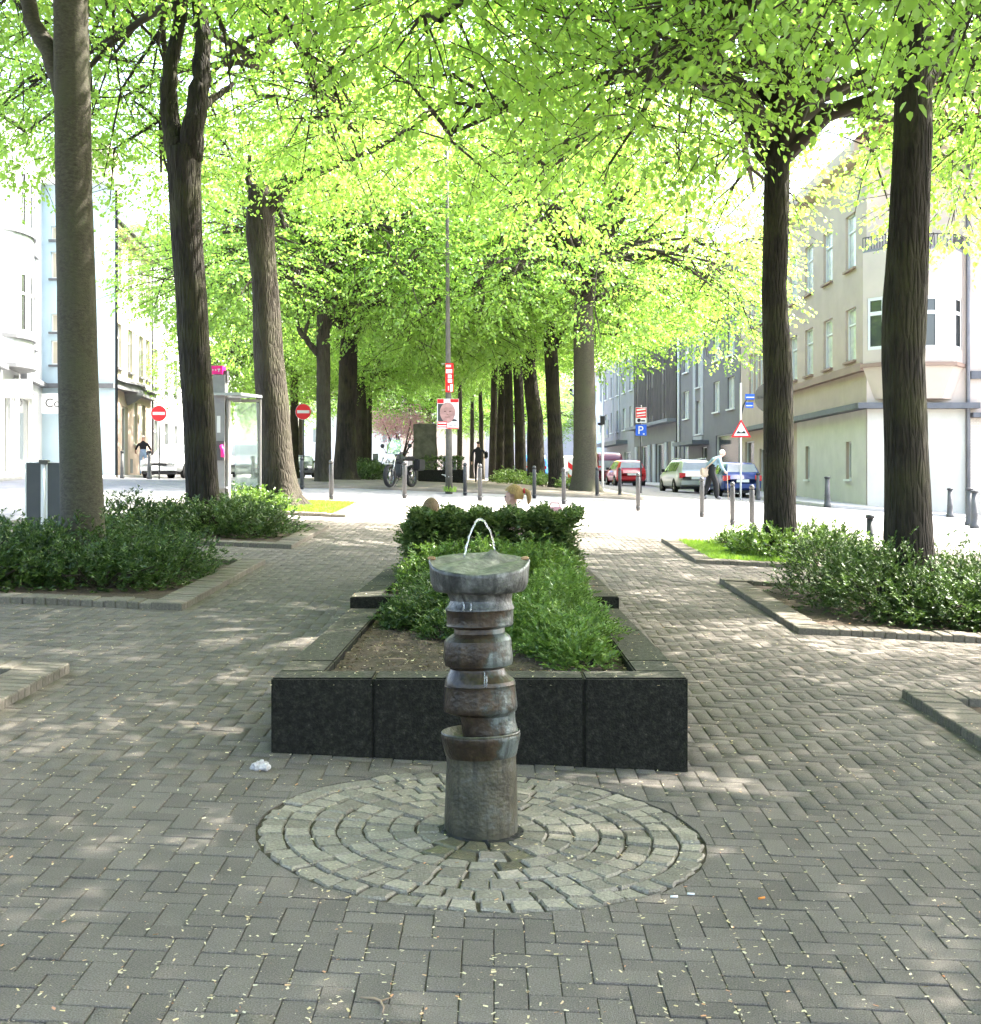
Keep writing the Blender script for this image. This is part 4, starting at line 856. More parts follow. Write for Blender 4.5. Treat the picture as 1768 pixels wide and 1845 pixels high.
def misc_posts():
    Y = 26.5; px = 1388; x = PX(px, Y); zb = g(x, Y); e = post('traffic_sign_back', 'grey back of a round traffic sign half hidden by the slim right tree', px, Y, PZ(690, Y) - zb, .03, 'steel', zoff=0); z = PZ(716, Y) - zb
    MB().prismxz(shift(disc(.31), 0, z), .05, .065).build('disc', 'sign_back', e); MB().box((-.25, .03, z - .02), (.25, .05, z + .02)).build('clamp', 'steel', e)
    Y = 43.; px = 1086; e = post('slim_post', 'slim white post with a black fitting right of the pale far trunk', px, Y, PZ(765, Y) - g(PX(px, Y), Y), .04, 'white_paint', 'post', 0); zt = PZ(765, Y) - g(PX(px, Y), Y); MB().box((-.07, -.07, zt), (.07, .07, zt + .28)).box((-.16, -.05, zt - .02), (.0, .05, zt + .06)).build('fitting', 'black', e)
    # twin boards behind the left bed
    Y = 18.5; px = 80; x = PX(px, Y); zb = g(x, Y) - .05; e = empty('board_stand', (x, Y, zb)); tag(e, 'two dark grey boards on one pale post behind the left bed', 'board'); Z = lambda p: PZ(p, Y) - zb; X = lambda p: PX(p, Y) - x
    MB().tube([(0, 0, -.05), (0, 0, Z(828))], .036, 12).build('post', 'frame_white', e, True); MB().box((-.06, -.06, Z(836)), (.06, .05, Z(829))).build('clamp', 'pole_grey', e)
    mat('board_dark', (.062, .066, .066), .6, .15, 3)
    for a, b in ((46, 77), (84, 118)):
        q = MB().box((X(a) + .02, -.02, .12), (X(b) - .02, .02, Z(834))).build('board', 'board_dark', e)
        MB().box((X(a), -.025, .1), (X(a) + .02, .025, Z(832))).box((X(b) - .02, -.025, .1), (X(b), .025, Z(832))).box((X(a) + .021, -.025, Z(834)), (X(b) - .021, .025, Z(832))).build('board_rim', 'frame_white', q)
    # warning barrier
    Y = 47.; px = 1031; x = PX(px, Y); zb = g(x, Y); e = empty('barrier_board', (x, Y, zb)); tag(e, 'red and white striped barrier board between the two rightmost far trunks', 'barrier'); z1 = 1.05
    MB().box((-.15, -.02, .1), (.15, .02, z1)).build('panel', 'sign_white', e)
    for k in (0, 1): MB().prismxz([(-.15, .35 + k * .42), (.15, .12 + k * .42), (.15, .32 + k * .42), (-.15, .55 + k * .42)], -.026, -.021).build('stripe', 'sign_red', e)
    MB().box((-.25, -.2, 0), (.25, .2, .1)).build('foot', 'rubber', e)
misc_posts()
def phone():
    Y = 24.4; px = 400; x = PX(px, Y); zb = g(x, Y) - .05; e = empty('phone_column', (x, Y, zb)); tag(e, 'grey public telephone column with a magenta top and glass wing', 'telephone'); Z = lambda p: PZ(p, Y) - zb; X = lambda p: PX(p, Y) - x
    mat('phone_grey', (.24, .235, .235), .5, .15, 4)
    MB().box((X(386), -.14, 0), (X(408), .14, Z(676))).box((X(410), -.1, 0), (X(414), .1, Z(722))).build('column', 'phone_grey', e)
    h = MB().box((X(384), -.16, Z(675)), (X(404), .16, Z(660))).build('header_sign', 'magenta', e)
    for a in (386, 391): MB().box((X(a), -.165, Z(669)), (X(a + 2), -.1605, Z(666.5))).build('logo_dot', 'sign_white', h)
    MB().box((X(395), -.165, Z(667)), (X(400), -.1605, Z(665.5))).box((X(396.8), -.165, Z(671)), (X(398.3), -.1605, Z(667.05))).build('logo_letter', 'sign_white', h)
    MB().box((X(404.5), -.1, Z(690)), (X(411), .1, Z(668))).build('lamp_box', 'sign_back', e)
    MB().prism([(X(388), -.3), (X(440), -.3), (X(464), .5), (X(388), .5)], Z(714), Z(709)).build('roof', 'glass_pale', e)
    MB().box((X(411), .42, Z(722)), (X(463), .46, Z(717))).box((X(409), -.02, Z(722)), (X(434), .02, Z(717))).box((X(460), .42, 0), (X(463), .46, Z(722))).build('frame', 'phone_grey', e)
    MB().box((X(415), .435, .55), (X(459), .445, Z(723))).build('glass_pane', 'clear_glass', e)
    MB().box((X(394), -.2, Z(830)), (X(408), -.142, Z(795))).build('telephone', 'sign_back', e)
    MB().tube([(X(403), -.23, Z(803)), (X(406), -.25, Z(812)), (X(406), -.24, Z(824))], .035, 8).build('handset', 'magenta', e, True)
    MB().box((X(394), -.145, Z(780)), (X(400), -.1405, Z(750))).build('notice', 'sign_white', e); MB().box((X(390), -.4, Z(880)), (X(416), -.1, Z(877))).build('foot_bar', 'phone_grey', e)
phone()

# ------------------------------------------------------------------ buildings (local x along the facade, +y into the house)
WM = {}
def window_obj(w, h, style, parent, x, z, depth, frame='frame_white', glass='glass_pale', sill='frame_white', sillw=.12):
    key = (round(w, 2), round(h, 2), style, frame, glass)
    if key not in WM:
        f = .06; mb = MB().quad((0, 0, 0), (w, 0, 0), (w, 0, h), (0, 0, h)); pane = mb.mesh('window', glass); fb = MB(); y0, y1 = -.06, -.004
        fb.box((0, y0, 0), (f, y1, h)).box((w - f, y0, 0), (w, y1, h)).box((f, y0, 0), (w - f, y1, f)).box((f, y0, h - f), (w - f, y1, h))
        if style in ('t', 'tt'): fb.box((f, y0, h * .68), (w - f, y1, h * .68 + .07))
        if style in ('c', 'tt'): fb.box((w / 2 - .045, y0, f), (w / 2 + .045, y1, (h * .68 if style == 'tt' else h - f)))
        WM[key] = (pane, fb.mesh('window_frame', frame))
    a, b = WM[key]; o = link('window', a, parent, (x, depth, z)); link('window_frame', b, o)
    if sill: MB().box((-.06, -depth - sillw, -.09), (w + .06, -.01, -.005)).build('sill', sill, o)
    return o
def wall(W, H, ops, depth=.18, z0=0., x0=0.):
    xs = sorted(set([x0, x0 + W] + [o[0] for o in ops] + [o[0] + o[2] for o in ops])); zs = sorted(set([z0, z0 + H] + [o[1] for o in ops] + [o[1] + o[3] for o in ops])); mb = MB()
    for i in range(len(xs) - 1):
        for j in range(len(zs) - 1):
            cx, cz = (xs[i] + xs[i + 1]) / 2, (zs[j] + zs[j + 1]) / 2
            if any(o[0] < cx < o[0] + o[2] and o[1] < cz < o[1] + o[3] for o in ops): continue
            mb.quad((xs[i], 0, zs[j]), (xs[i + 1], 0, zs[j]), (xs[i + 1], 0, zs[j + 1]), (xs[i], 0, zs[j + 1]))
    for (x, z, w, h) in [o[:4] for o in ops]:
        mb.quad((x, 0, z), (x, depth, z), (x, depth, z + h), (x, 0, z + h)).quad((x + w, depth, z), (x + w, 0, z), (x + w, 0, z + h), (x + w, depth, z + h)).quad((x, 0, z), (x + w, 0, z), (x + w, depth, z), (x, depth, z)).quad((x, depth, z + h), (x + w, depth, z + h), (x + w, 0, z + h), (x, 0, z + h))
    return mb
def house(name, label, X, Y, ang, W, H, colr, wins, D=9., group='houses along the street', roof=('roof_pale', 3.), zoff=-.4, cornice=None, side=None, extra=None):
    """wins: (x, z, w, h, style, glass, sill)"""
    e = empty(name, (X, Y, g(X, Y) + zoff), ang); tag(e, label, 'building', group); 
    wl = wall(W, H, wins).build('wall', colr, e)
    mb = MB().quad((0, 0.001, 0), (0, D, 0), (0, D, H), (0, 0.001, H)).quad((W, D, 0), (W, 0.001, 0), (W, 0.001, H), (W, D, H)).quad((W, D, 0), (0, D, 0), (0, D, H), (W, D, H)); mb.build('side_wall', side or colr, e)
    MB().quad((0, .4, 0), (W, .4, 0), (W, .4, H - .05), (0, .4, H - .05)).build('inner_wall', 'black', e)
    for (x, z, w, h, st, gl, sl_) in wins: window_obj(w, h, st, e, x, z, .17, glass=gl, sill=sl_)
    if roof:
        rm, rh = roof; MB().add([(-.1, -.45, H), (W + .1, -.45, H), (W + .1, D, H), (-.1, D, H), (-.1, D * .45, H + rh), (W + .1, D * .45, H + rh)], [(0, 1, 5, 4), (2, 3, 4, 5), (1, 2, 5), (3, 0, 4), (3, 2, 1, 0)]).build('roof', rm, e)
        MB().box((-.05, -.4, H - .22), (W + .05, -.003, H - .003)).build('eaves', cornice or 'frame_white', e); MB().tube([(-.1, -.5, H), (W + .1, -.5, H)], .07, 8).build('gutter', 'sign_back', e)
    return e
mat('roof_slate', (.09, .09, .1), .7, .3, 4, .5, 30); mat('roof_red', (.28, .1, .06), .8, .3, 4, .5, 30)
mat('wall_white', (.5, .51, .525), .85, .08, 1.2); mat('wall_offwhite', (.56, .53, .46), .85, .12, 1.0); mat('roof_pale', (.3, .29, .29), .8, .2, 3); mat('wall_blue', (.40, .50, .57), .85, .08, 1.2); mat('wall_cream', (.48, .43, .33), .85, .1, .8); mat('wall_pink', (.55, .42, .36), .85, .15, 1.5)
mat('wall_beige', (.45, .355, .285), .9, .12, .7); mat('wall_beige_light', (.52, .44, .37), .9, .1, .7); mat('band_brown', (.3, .21, .16), .85, .15, 1); mat('wall_darkgrey', (.17, .16, .165), .9, .12, .8); mat('wall_midgrey', (.27, .26, .265), .9, .12, .8); mat('wall_palegrey', (.36, .36, .37), .9, .1, .8)
mat('slat_wood', (.16, .135, .125), .85, .35, 3, stretch=(3, 3, .3)); mat('slat_dark', (.05, .045, .045), .85); mat('lead', (.12, .125, .135), .6, .2, 3); mat('stone_grey', (.22, .22, .23), .85, .2, 2)
def brickmat():
    m = bpy.data.materials.new('wall_brick'); m.use_nodes = True; n = m.node_tree.nodes; l = m.node_tree.links; b = n['Principled BSDF']; b.inputs['Roughness'].default_value = .9
    tc = n.new('ShaderNodeTexCoord'); mp = n.new('ShaderNodeMapping'); mp.inputs['Rotation'].default_value = (R(90), 0, 0); l.new(tc.outputs['Object'], mp.inputs[0]); t = n.new('ShaderNodeTexBrick'); t.inputs['Scale'].default_value = 4.2
    t.inputs['Color1'].default_value = (.62, .55, .47, 1); t.inputs['Color2'].default_value = (.55, .48, .4, 1); t.inputs['Mortar'].default_value = (.36, .31, .26, 1); t.inputs['Mortar Size'].default_value = .02; l.new(mp.outputs[0], t.inputs[0]); l.new(t.outputs[0], b.inputs[0]); MATS['wall_brick'] = m
brickmat()

# left: white and blue corner house (street side with rounded bay, side wall facing the viewer)
def left_corner():
    X0, Y0 = -16.45, 42.; X1, Y1 = -18.6, 53.7; ang = math.atan2(Y1 - Y0, X1 - X0); W = math.hypot(X1 - X0, Y1 - Y0); zg = g(-17, 45) - .4; bz = 1.83 - zg
    e = empty('corner_house', (X0, Y0, zg), ang); tag(e, 'white and pale blue corner house with a rounded bay over a white shop', 'building', 'houses along the street')
    def zz(z): return z - zg
    gf = 4.35
    ops = [(3.6, .2, 1.2, 3.2), (6.6, .95, 2.9, 2.5), (1.2, zz(6.98), 1.1, 2.05), (1.2, zz(10.7), 1.1, 1.9), (9.4, zz(6.9), .9, 2.1), (9.4, zz(10.6), .9, 2.0)]
    wall(W, 13.4, ops).build('wall', 'wall_white', e); MB().quad((0, .5, 0), (W, .5, 0), (W, .5, 13), (0, .5, 13)).build('inner_wall', 'black', e)
    window_obj(1.2, 3.2, 'n', e, 3.6, .2, .17, glass='glass', sill=None)
    sw = window_obj(2.9, 2.5, 'n', e, 6.6, .95, .17, glass='glass', sill='frame_white'); sw['label'] = 'shop window reflecting trees'
    for x, z, w, h in ops[2:]: window_obj(w, h, 't', e, x, z, .17, glass='glass', sill='lead')
    # rounded bay
    bx, bw, bd = 4.9, 3.6, .75; n = 10; P = [(bx - bw / 2 + bw * i / n, -bd * math.sin(math.pi * i / n) ** .7) for i in range(n + 1)]
    bay = MB()
    for i in range(n):
        a, b = P[i], P[i + 1]; zs = [gf, zz(6.9), zz(9.05), zz(10.6), zz(12.6), 13.2]
        for j in range(5):
            if j in (1, 3) and i in (2, 4, 5, 7): continue
            bay.quad((*a, zs[j]), (*b, zs[j]), (*b, zs[j + 1]), (*a, zs[j + 1]))
    bo = bay.build('bay', 'wall_white', e)
    for i in (2, 4, 5, 7):
        for z0, z1 in ((zz(6.9), zz(9.05)), (zz(10.6), zz(12.6))):
            a, b = P[i], P[i + 1]; q = .04; w = MB().quad((a[0], a[1] + q, z0), (b[0], b[1] + q, z0), (b[0], b[1] + q, z1), (a[0], a[1] + q, z1)).build('bay_window', 'glass', bo)
            zm = z0 + (z1 - z0) * .62; fr = MB()
            for t0, t1, za, zb2 in ((0, .14, z0, z1), (.86, 1, z0, z1), (.14, .86, z0, z0 + .1), (.14, .86, z1 - .1, z1), (.14, .86, zm, zm + .09)):
                pa = (a[0] + (b[0] - a[0]) * t0, a[1] + (b[1] - a[1]) * t0 + q - .03); pb = (a[0] + (b[0] - a[0]) * t1, a[1] + (b[1] - a[1]) * t1 + q - .03); fr.quad((*pa, za), (*pb, za), (*pb, zb2), (*pa, zb2))
            fr.build('window_frame', 'frame_white', w)
    for z in (gf, zz(6.8), zz(10.5), 13.2):
        MB().prism([(a, b - .1 if 0 < i < n else b) for i, (a, b) in enumerate(P)] + [(bx + bw / 2, .05), (bx - bw / 2, .05)], z - .14, z).build('bay_ledge', 'lead', bo)
    MB().box((-.1, -.25, gf - .3), (bx - bw / 2 - .02, -.003, gf - .12)).box((bx + bw / 2 + .02, -.25, gf - .3), (W, -.003, gf - .12)).build('cornice', 'lead', e)
    MB().box((5.7, -.12, 3.6), (9.7, -.003, 3.72)).build('shop_lintel', 'lead', e); MB().box((0, -.03, 0), (W - .01, -.003, .55)).build('plinth', 'stone_grey', e)
    for x in (5.2, 5.6): MB().tube([(x, -.1, .3), (x, -.1, gf - .3)], .06, 8).build('drain_pipe', 'frame_white', e, True)
    s = MB().box((3.1, -1.0, 3.1), (3.22, -.1, 3.75)).build('hanging_sign', 'sign_white', e)
    # wall facing the viewer
    f = MB(); WB = 3.0; xs = [(.35, zz(6.45), .55, 1.0), (.35, zz(7.8), .55, .75), (.35, zz(10.0), .55, 1.1), (.35, zz(11.6), .55, .55), (.9, .5, 1.2, 2.7)]
    q = link('side_wall', wall(WB, 12.4, xs).mesh('side_wall', 'wall_blue'), e); inv = Matrix.Rotation(-ang, 4, 'Z'); v = inv @ Vector((X1 - X0, Y1 - Y0, 0)); q.location = v; q.rotation_euler = (0, 0, -ang)
    for x, z, w, h in xs: o = window_obj(w, h, 'n', q, x, z, .17, sill='lead' if z > 3 else None)
    MB().quad((0, .4, 0), (WB, .4, 0), (WB, .4, 12.3), (0, .4, 12.3)).build('inner_wall', 'black', q)
    MB().box((-.02, -.25, gf - .3), (WB, -.003, gf - .12)).build('cornice', 'lead', q); MB().box((-.2, -.5, 12.4), (WB + .3, .5, 12.6)).build('eaves', 'frame_white', q)
    s2 = MB().box((.28, -.9, zz(4.4)), (1.1, -.78, zz(5.2))).build('hanging_sign', 'sign_white', q); s2['label'] = 'white square hanging sign with dark lettering'
    cu = bpy.data.curves.new('t', 'FONT'); cu.body = 'Co'; cu.size = .5; tmp = bpy.data.objects.new('t', cu); COL.objects.link(tmp); me = bpy.data.meshes.new_from_object(tmp.evaluated_get(bpy.context.evaluated_depsgraph_get())); bpy.data.objects.remove(tmp)
    me.transform(Matrix.Translation((.42, -.905, zz(4.65))) @ Matrix.Rotation(R(90), 4, 'X')); me.materials.clear(); me.materials.append(M['black']); link('lettering', me, q)
    MB().add([(-1, -.4, 13.4), (W + 1, -.4, 13.4), (W + 1, 9, 13.4), (-1, 9, 13.4), (-1, 3, 16.5), (W + 1, 3, 16.5)], [(0, 1, 5, 4), (2, 3, 4, 5), (1, 2, 5), (3, 0, 4), (0, 3, 2, 1)]).build('roof', 'roof_pale', e); MB().box((-.5, -.4, 13.2), (W + .1, -.003, 13.4)).build('eaves', 'frame_white', e)
left_corner()
SL = math.atan2(1, -.08)
def left_house():
    X, Y = -16.15, 54.; zg = g(X, Y) - .4; wins = []
    for x in (1.0, 2.5, 5.0, 7.6, 9.3):
        wins += [(x, 6.6 - zg, 1.05, 1.95, 't', 'glass', 'stone_grey'), (x, 10.1 - zg, 1.05, 1.8, 't', 'glass', 'stone_grey')]
    for x in (1.2, 6.2, 8.2): wins.append((x, 3.4 - zg, .95, 1.9, 't', 'glass', 'frame_white'))
    wins.append((3.6, .4, 1.3, 3.1, 'n', 'glass', None)); 
    e = house('cream_house', 'cream rendered house with a pink ground floor and a wavy cornice', X, Y, SL, 10.6, 12.4 - zg + .2, 'wall_cream', wins, cornice='wall_cream')
    hz = 5.72 - zg
    mb = MB(); n = 24
    prof = [(10.6 * i / n, -.3 - .35 * math.exp(-((i / n - .45) / .13) ** 2)) for i in range(n + 1)]
    mb.prism([(0, -.003)] + prof + [(10.6, -.003)], hz - .1, hz + .2).prism([(0, -.003)] + [(a, b - .12) for a, b in prof] + [(10.6, -.003)], hz + .201, hz + .3).build('wavy_cornice', 'stone_grey', e)
    MB().lathe([(.05, -.55), (.35, -.4), (.6, -.2), (.75, -.0)], 16, c=(10.6 * .45, -.02, hz - .1)).build('corbel', 'stone_grey', e, True)
    w = [(a[0], a[1], a[2], a[3]) for a in wins if a[1] < 4 - zg + .5 and a[1] < 3.5]
    wall(10.59, hz - .1, w, .02, 0, .005).build('ground_floor_render', 'wall_pink', e, loc=(0, -.02, 0))
    for x in (2.35, 7.4): MB().prismxz(shift(disc(.22, 18), x, hz - 1.1), -.08, -.025).build('medallion', 'wall_cream', e)
    for x in (1.4, 5.4, 8.5): MB().box((x, -.03, .55), (x + .6, -.022, 1.2)).build('cellar_window', 'stone_grey', e)
    MB().tube([(.03, -.12, 0), (.03, -.12, 12)], .06, 8).build('drain_pipe', 'stone_grey', e, True); MB().tube([(10.5, -.12, 0), (10.5, -.12, 12)], .06, 8).build('drain_pipe', 'lead', e, True)
    MB().box((3.6, .6, 12.8), (6.2, 3, 15.2)).build('dormer', 'wall_cream', e)
left_house()
def rowwins(W, n, zs, w, h, st='t', gl='glass_curtain', sill='frame_white', x0=.8):
    step = (W - 2 * x0 - w) / max(1, n - 1); return [(x0 + i * step, z, w, h, st, gl, sill) for i in range(n) for z in zs]
house('white_house', 'plain white house behind the no-entry sign on the left', -17.0, 64.7, SL, 15, 12.2, 'wall_white', rowwins(15, 5, (4.9, 8.4), 1.1, 1.9, gl='glass', sill='stone_grey') + rowwins(15, 5, (1.4,), 1.1, 1.8, gl='glass', sill='stone_grey'), cornice='stone_grey')
house('white_house', 'white house seen between the phone column and the stubby tree', -18.3, 80, SL, 24, 10.5, 'wall_white', rowwins(24, 7, (4.6, 7.5), 1.2, 1.7, 'c', 'glass_pale') + [(2, .6, 3.5, 2.6, 'n', 'glass', None), (8, .6, 3.5, 2.6, 'n', 'glass', None), (14, .6, 3.5, 2.6, 'n', 'glass', None)], roof=('roof_red', 3))
house('white_house', 'distant white gabled house with a slate roof left of the far trunks', -18.6, 128, R(8), 9.5, 6.5, 'wall_white', rowwins(9.5, 3, (3.6,), 1.1, 1.5, 'c', 'glass_pale') + [(1, .9, 1.3, 1.7, 'c', 'glass', 'band_brown'), (6, .9, 1.3, 1.7, 'c', 'glass', 'band_brown')], roof=('roof_slate', 5))
house('pale_house', 'distant pale pink house closing the avenue behind the motorcycle', -11.5, 140, 0, 10, 6.0, 'wall_beige_light', [(2.2, .9, 1.5, 1.7, 'c', 'glass', 'band_brown'), (6, .9, 1.5, 1.7, 'c', 'glass', None)], roof=('roof_slate', 3))
house('pale_house', 'distant pale house closing the avenue behind the walking man', -1, 150, 0, 16, 9, 'wall_white', rowwins(16, 5, (1.4, 4.8), 1.3, 1.8, 'c', 'glass_pale'), roof=('roof_slate', 3))

# right: beige corner house
def right_corner():
    X = 14.3; e = empty('corner_house', (X, 75.5, g(X, 50) - .3), R(-90)); tag(e, 'beige corner house with an oriel window over a white painted ground floor', 'building', 'houses along the street'); b = .3; W = 25.5; H = 13.9
    def lx(px): return 75.5 - X * F / (px - VX)
    ops = []; sty = []
    for px in (1533, 1492, 1458, 1430, 1404):
        c = lx(px); ops += [(c - .75, 5.77 + b, 1.5, 2.1), (c - .75, 9.45 + b, 1.5, 2.2)]; sty += ['t', 't']
    tri = lx(1362)
    for k in (-1.3, 0, 1.3): ops.append((tri - .5 + k, 5.6 + b, 1.0, 2.4)); sty.append('n'); ops.append((tri - .5 + k, 9.4 + b, 1.0, 2.2)); sty.append('n')
    gw = [(lx(1456) - .4, 1.05 + b, .8, 1.5), (lx(1530) - .4, 1.05 + b, .8, 1.5), (tri - 3.0, .9 + b, 2.6, 2.3), (tri + 1.0, .3, 1.3, 2.7), (tri + 3.1, .9 + b, 2.4, 2.2)]
    ops += gw; sty += ['n', 'n', 'n', 'n', 'n']
    wall(W, H, ops).build('wall', 'wall_beige', e); MB().quad((0, .5, 0), (W, .5, 0), (W, .5, H), (0, .5, H)).build('inner_wall', 'black', e)
    for i, (x, z, w, h) in enumerate(ops): window_obj(w, h, sty[i], e, x, z, .17, glass='glass_curtain' if i < 16 else 'glass', sill='band_brown' if i < 16 else 'frame_white')
    x62 = lx(1437); wall(W - x62 - .01, 3.72 + b, [o for o in gw if o[0] > x62], .02, 0, x62 + .005).build('ground_floor_render', 'wall_offwhite', e, loc=(0, -.02, 0))
    MB().box((0, -.45, 3.73 + b), (W + .2, -.003, 3.95 + b)).build('canopy', 'lead', e); MB().box((tri + 3, -.25, 5.2 + b), (W, -.003, 5.5 + b)).build('cornice', 'band_brown', e); MB().box((-.2, -.6, H - .1), (W + .4, -.003, H + .35)).build('eaves', 'wall_beige', e)
    # facet facing the viewer
    q = link('front_wall', wall(3.8, H, []).mesh('front_wall', 'wall_beige_light'), e, (W, 0, 0), R(90))
    MB().box((.02, -.022, 0), (3.78, -.003, 3.72 + b)).build('ground_floor_render', 'wall_offwhite', q); MB().box((-.45, -.45, 3.73 + b), (4.2, -.003, 3.95 + b)).build('canopy', 'lead', q); MB().box((-.1, -.15, H - .1), (3.9, -.003, H + .35)).build('eaves', 'wall_beige_light', q)
    P = [(-.15, 0), (.55, -.95), (3.0, -.95), (3.7, 0)]; zs = [5.45, 5.95, 7.95, 9.7]; bay = MB()
    for i in range(3):
        a, c = P[i], P[i + 1]
        for j in range(3):
            if j == 1: 
                for t0, t1 in ((0, .18), (.82, 1)): bay.quad(*[(a[0] + (c[0] - a[0]) * t, a[1] + (c[1] - a[1]) * t, zz) for t, zz in ((t0, zs[1] + b), (t1, zs[1] + b), (t1, zs[2] + b), (t0, zs[2] + b))])
            else: bay.quad((*a, zs[j] + b), (*c, zs[j] + b), (*c, zs[j + 1] + b), (*a, zs[j + 1] + b))
    bo = bay.build('oriel', 'wall_beige_light', q); MB().prism(P, zs[3] + b, zs[3] + b + .1).build('oriel_top', 'stone_grey', bo)
    for i in range(3):
        a, c = Vector((*P[i], 0)), Vector((*P[i + 1], 0)); n_ = Vector((-(c - a).y, (c - a).x, 0)).normalized() * .06
        def pt(t, z, k=1.): v = a.lerp(c, t) + n_ * k; return (v.x, v.y, z + b)
        w = MB().quad(pt(.18, zs[1]), pt(.82, zs[1]), pt(.82, zs[2]), pt(.18, zs[2])).build('oriel_window', 'glass', bo); fr = MB()
        tm = (.5,) if i == 1 else ()
        for t0, t1, z0, z1 in [(.18, .28, 5.95, 7.95), (.72, .82, 5.95, 7.95), (.28, .72, 5.95, 6.08), (.28, .72, 7.82, 7.95), (.28, .72, 7.25, 7.4)] + [(.46, .54, 6.08, 7.25)] * (i == 1): fr.quad(pt(t0, z0, .3), pt(t1, z0, .3), pt(t1, z1, .3), pt(t0, z1, .3))
        fr.build('window_frame', 'frame_white', w)
    MB().prism([(a[0] + (.1 if i > 1 else -.1), a[1] - (.1 if a[1] else 0)) for i, a in enumerate(P)], 5.3 + b, 5.449 + b).build('oriel_ledge', 'band_brown', bo)
    lo = [(.3, 0), (.85, -.55), (2.7, -.55), (3.25, 0)]; mb = MB()
    for i in range(3): mb.quad((*lo[i], 4.1 + b), (*lo[i + 1], 4.1 + b), (*P[i + 1], 5.3 + b), (*P[i], 5.3 + b))
    mb.add([(*p, 4.1 + b) for p in lo], [(3, 2, 1, 0)]); mb.build('oriel_corbel', 'wall_beige_light', bo)
    rl = MB(); 
    for i in range(3):
        a, c = Vector((*P[i], zs[3] + b)), Vector((*P[i + 1], zs[3] + b)); k = max(3, int((c - a).length / .12))
        for j in range(k + 1): p = a.lerp(c, j / k); rl.box((p.x - .012, p.y - .012, p.z + .1), (p.x + .012, p.y + .012, p.z + .55))
        rl.tube([a + Vector((0, 0, .57)), c + Vector((0, 0, .57))], .02, 6)
    rl.build('balcony_rail', 'iron', bo)
    MB().tube([(3.85, -.12, 0), (3.85, -.12, H)], .075, 8).build('drain_pipe', 'stone_grey', q, True)
    MB().add([(-.2, -.6, H + .35), (W + 4, -.6, H + .35), (W + 4, 9, H + .35), (-.2, 9, H + .35), (-.2, 4, H + 4), (W + 1, 4, H + 4)], [(0, 1, 5, 4), (2, 3, 4, 5), (1, 2, 5), (3, 0, 4)]).build('roof', 'roof_red', e)
    house('brick_house', 'pale house with whitish brick ground floor at the right edge', X + 3.95, 49.95, 0, 12, 13.5, 'wall_beige_light', [(3.2, 6.1, 1.2, 2., 't', 'glass_curtain', 'band_brown'), (3.2, 9.7, 1.2, 2., 't', 'glass_curtain', 'band_brown'), (7, 6.1, 1.2, 2., 't', 'glass_curtain', 'band_brown')], zoff=-.3)
    MB().box((0, 0, 0), (12, .02, 4)).build('brick_facing', 'wall_brick', bpy.data.objects['brick_house'], loc=(0, -.0225, 0)); MB().box((0, -.35, 4.02), (12, -.003, 4.2)).box((0, -.12, 5.5), (12, -.003, 5.8)).build('cornice', 'lead', bpy.data.objects['brick_house'])
right_corner()
SR = -math.pi / 2 + .068
def rline(Y): return 14.3 - .068 * (Y - 75.5)
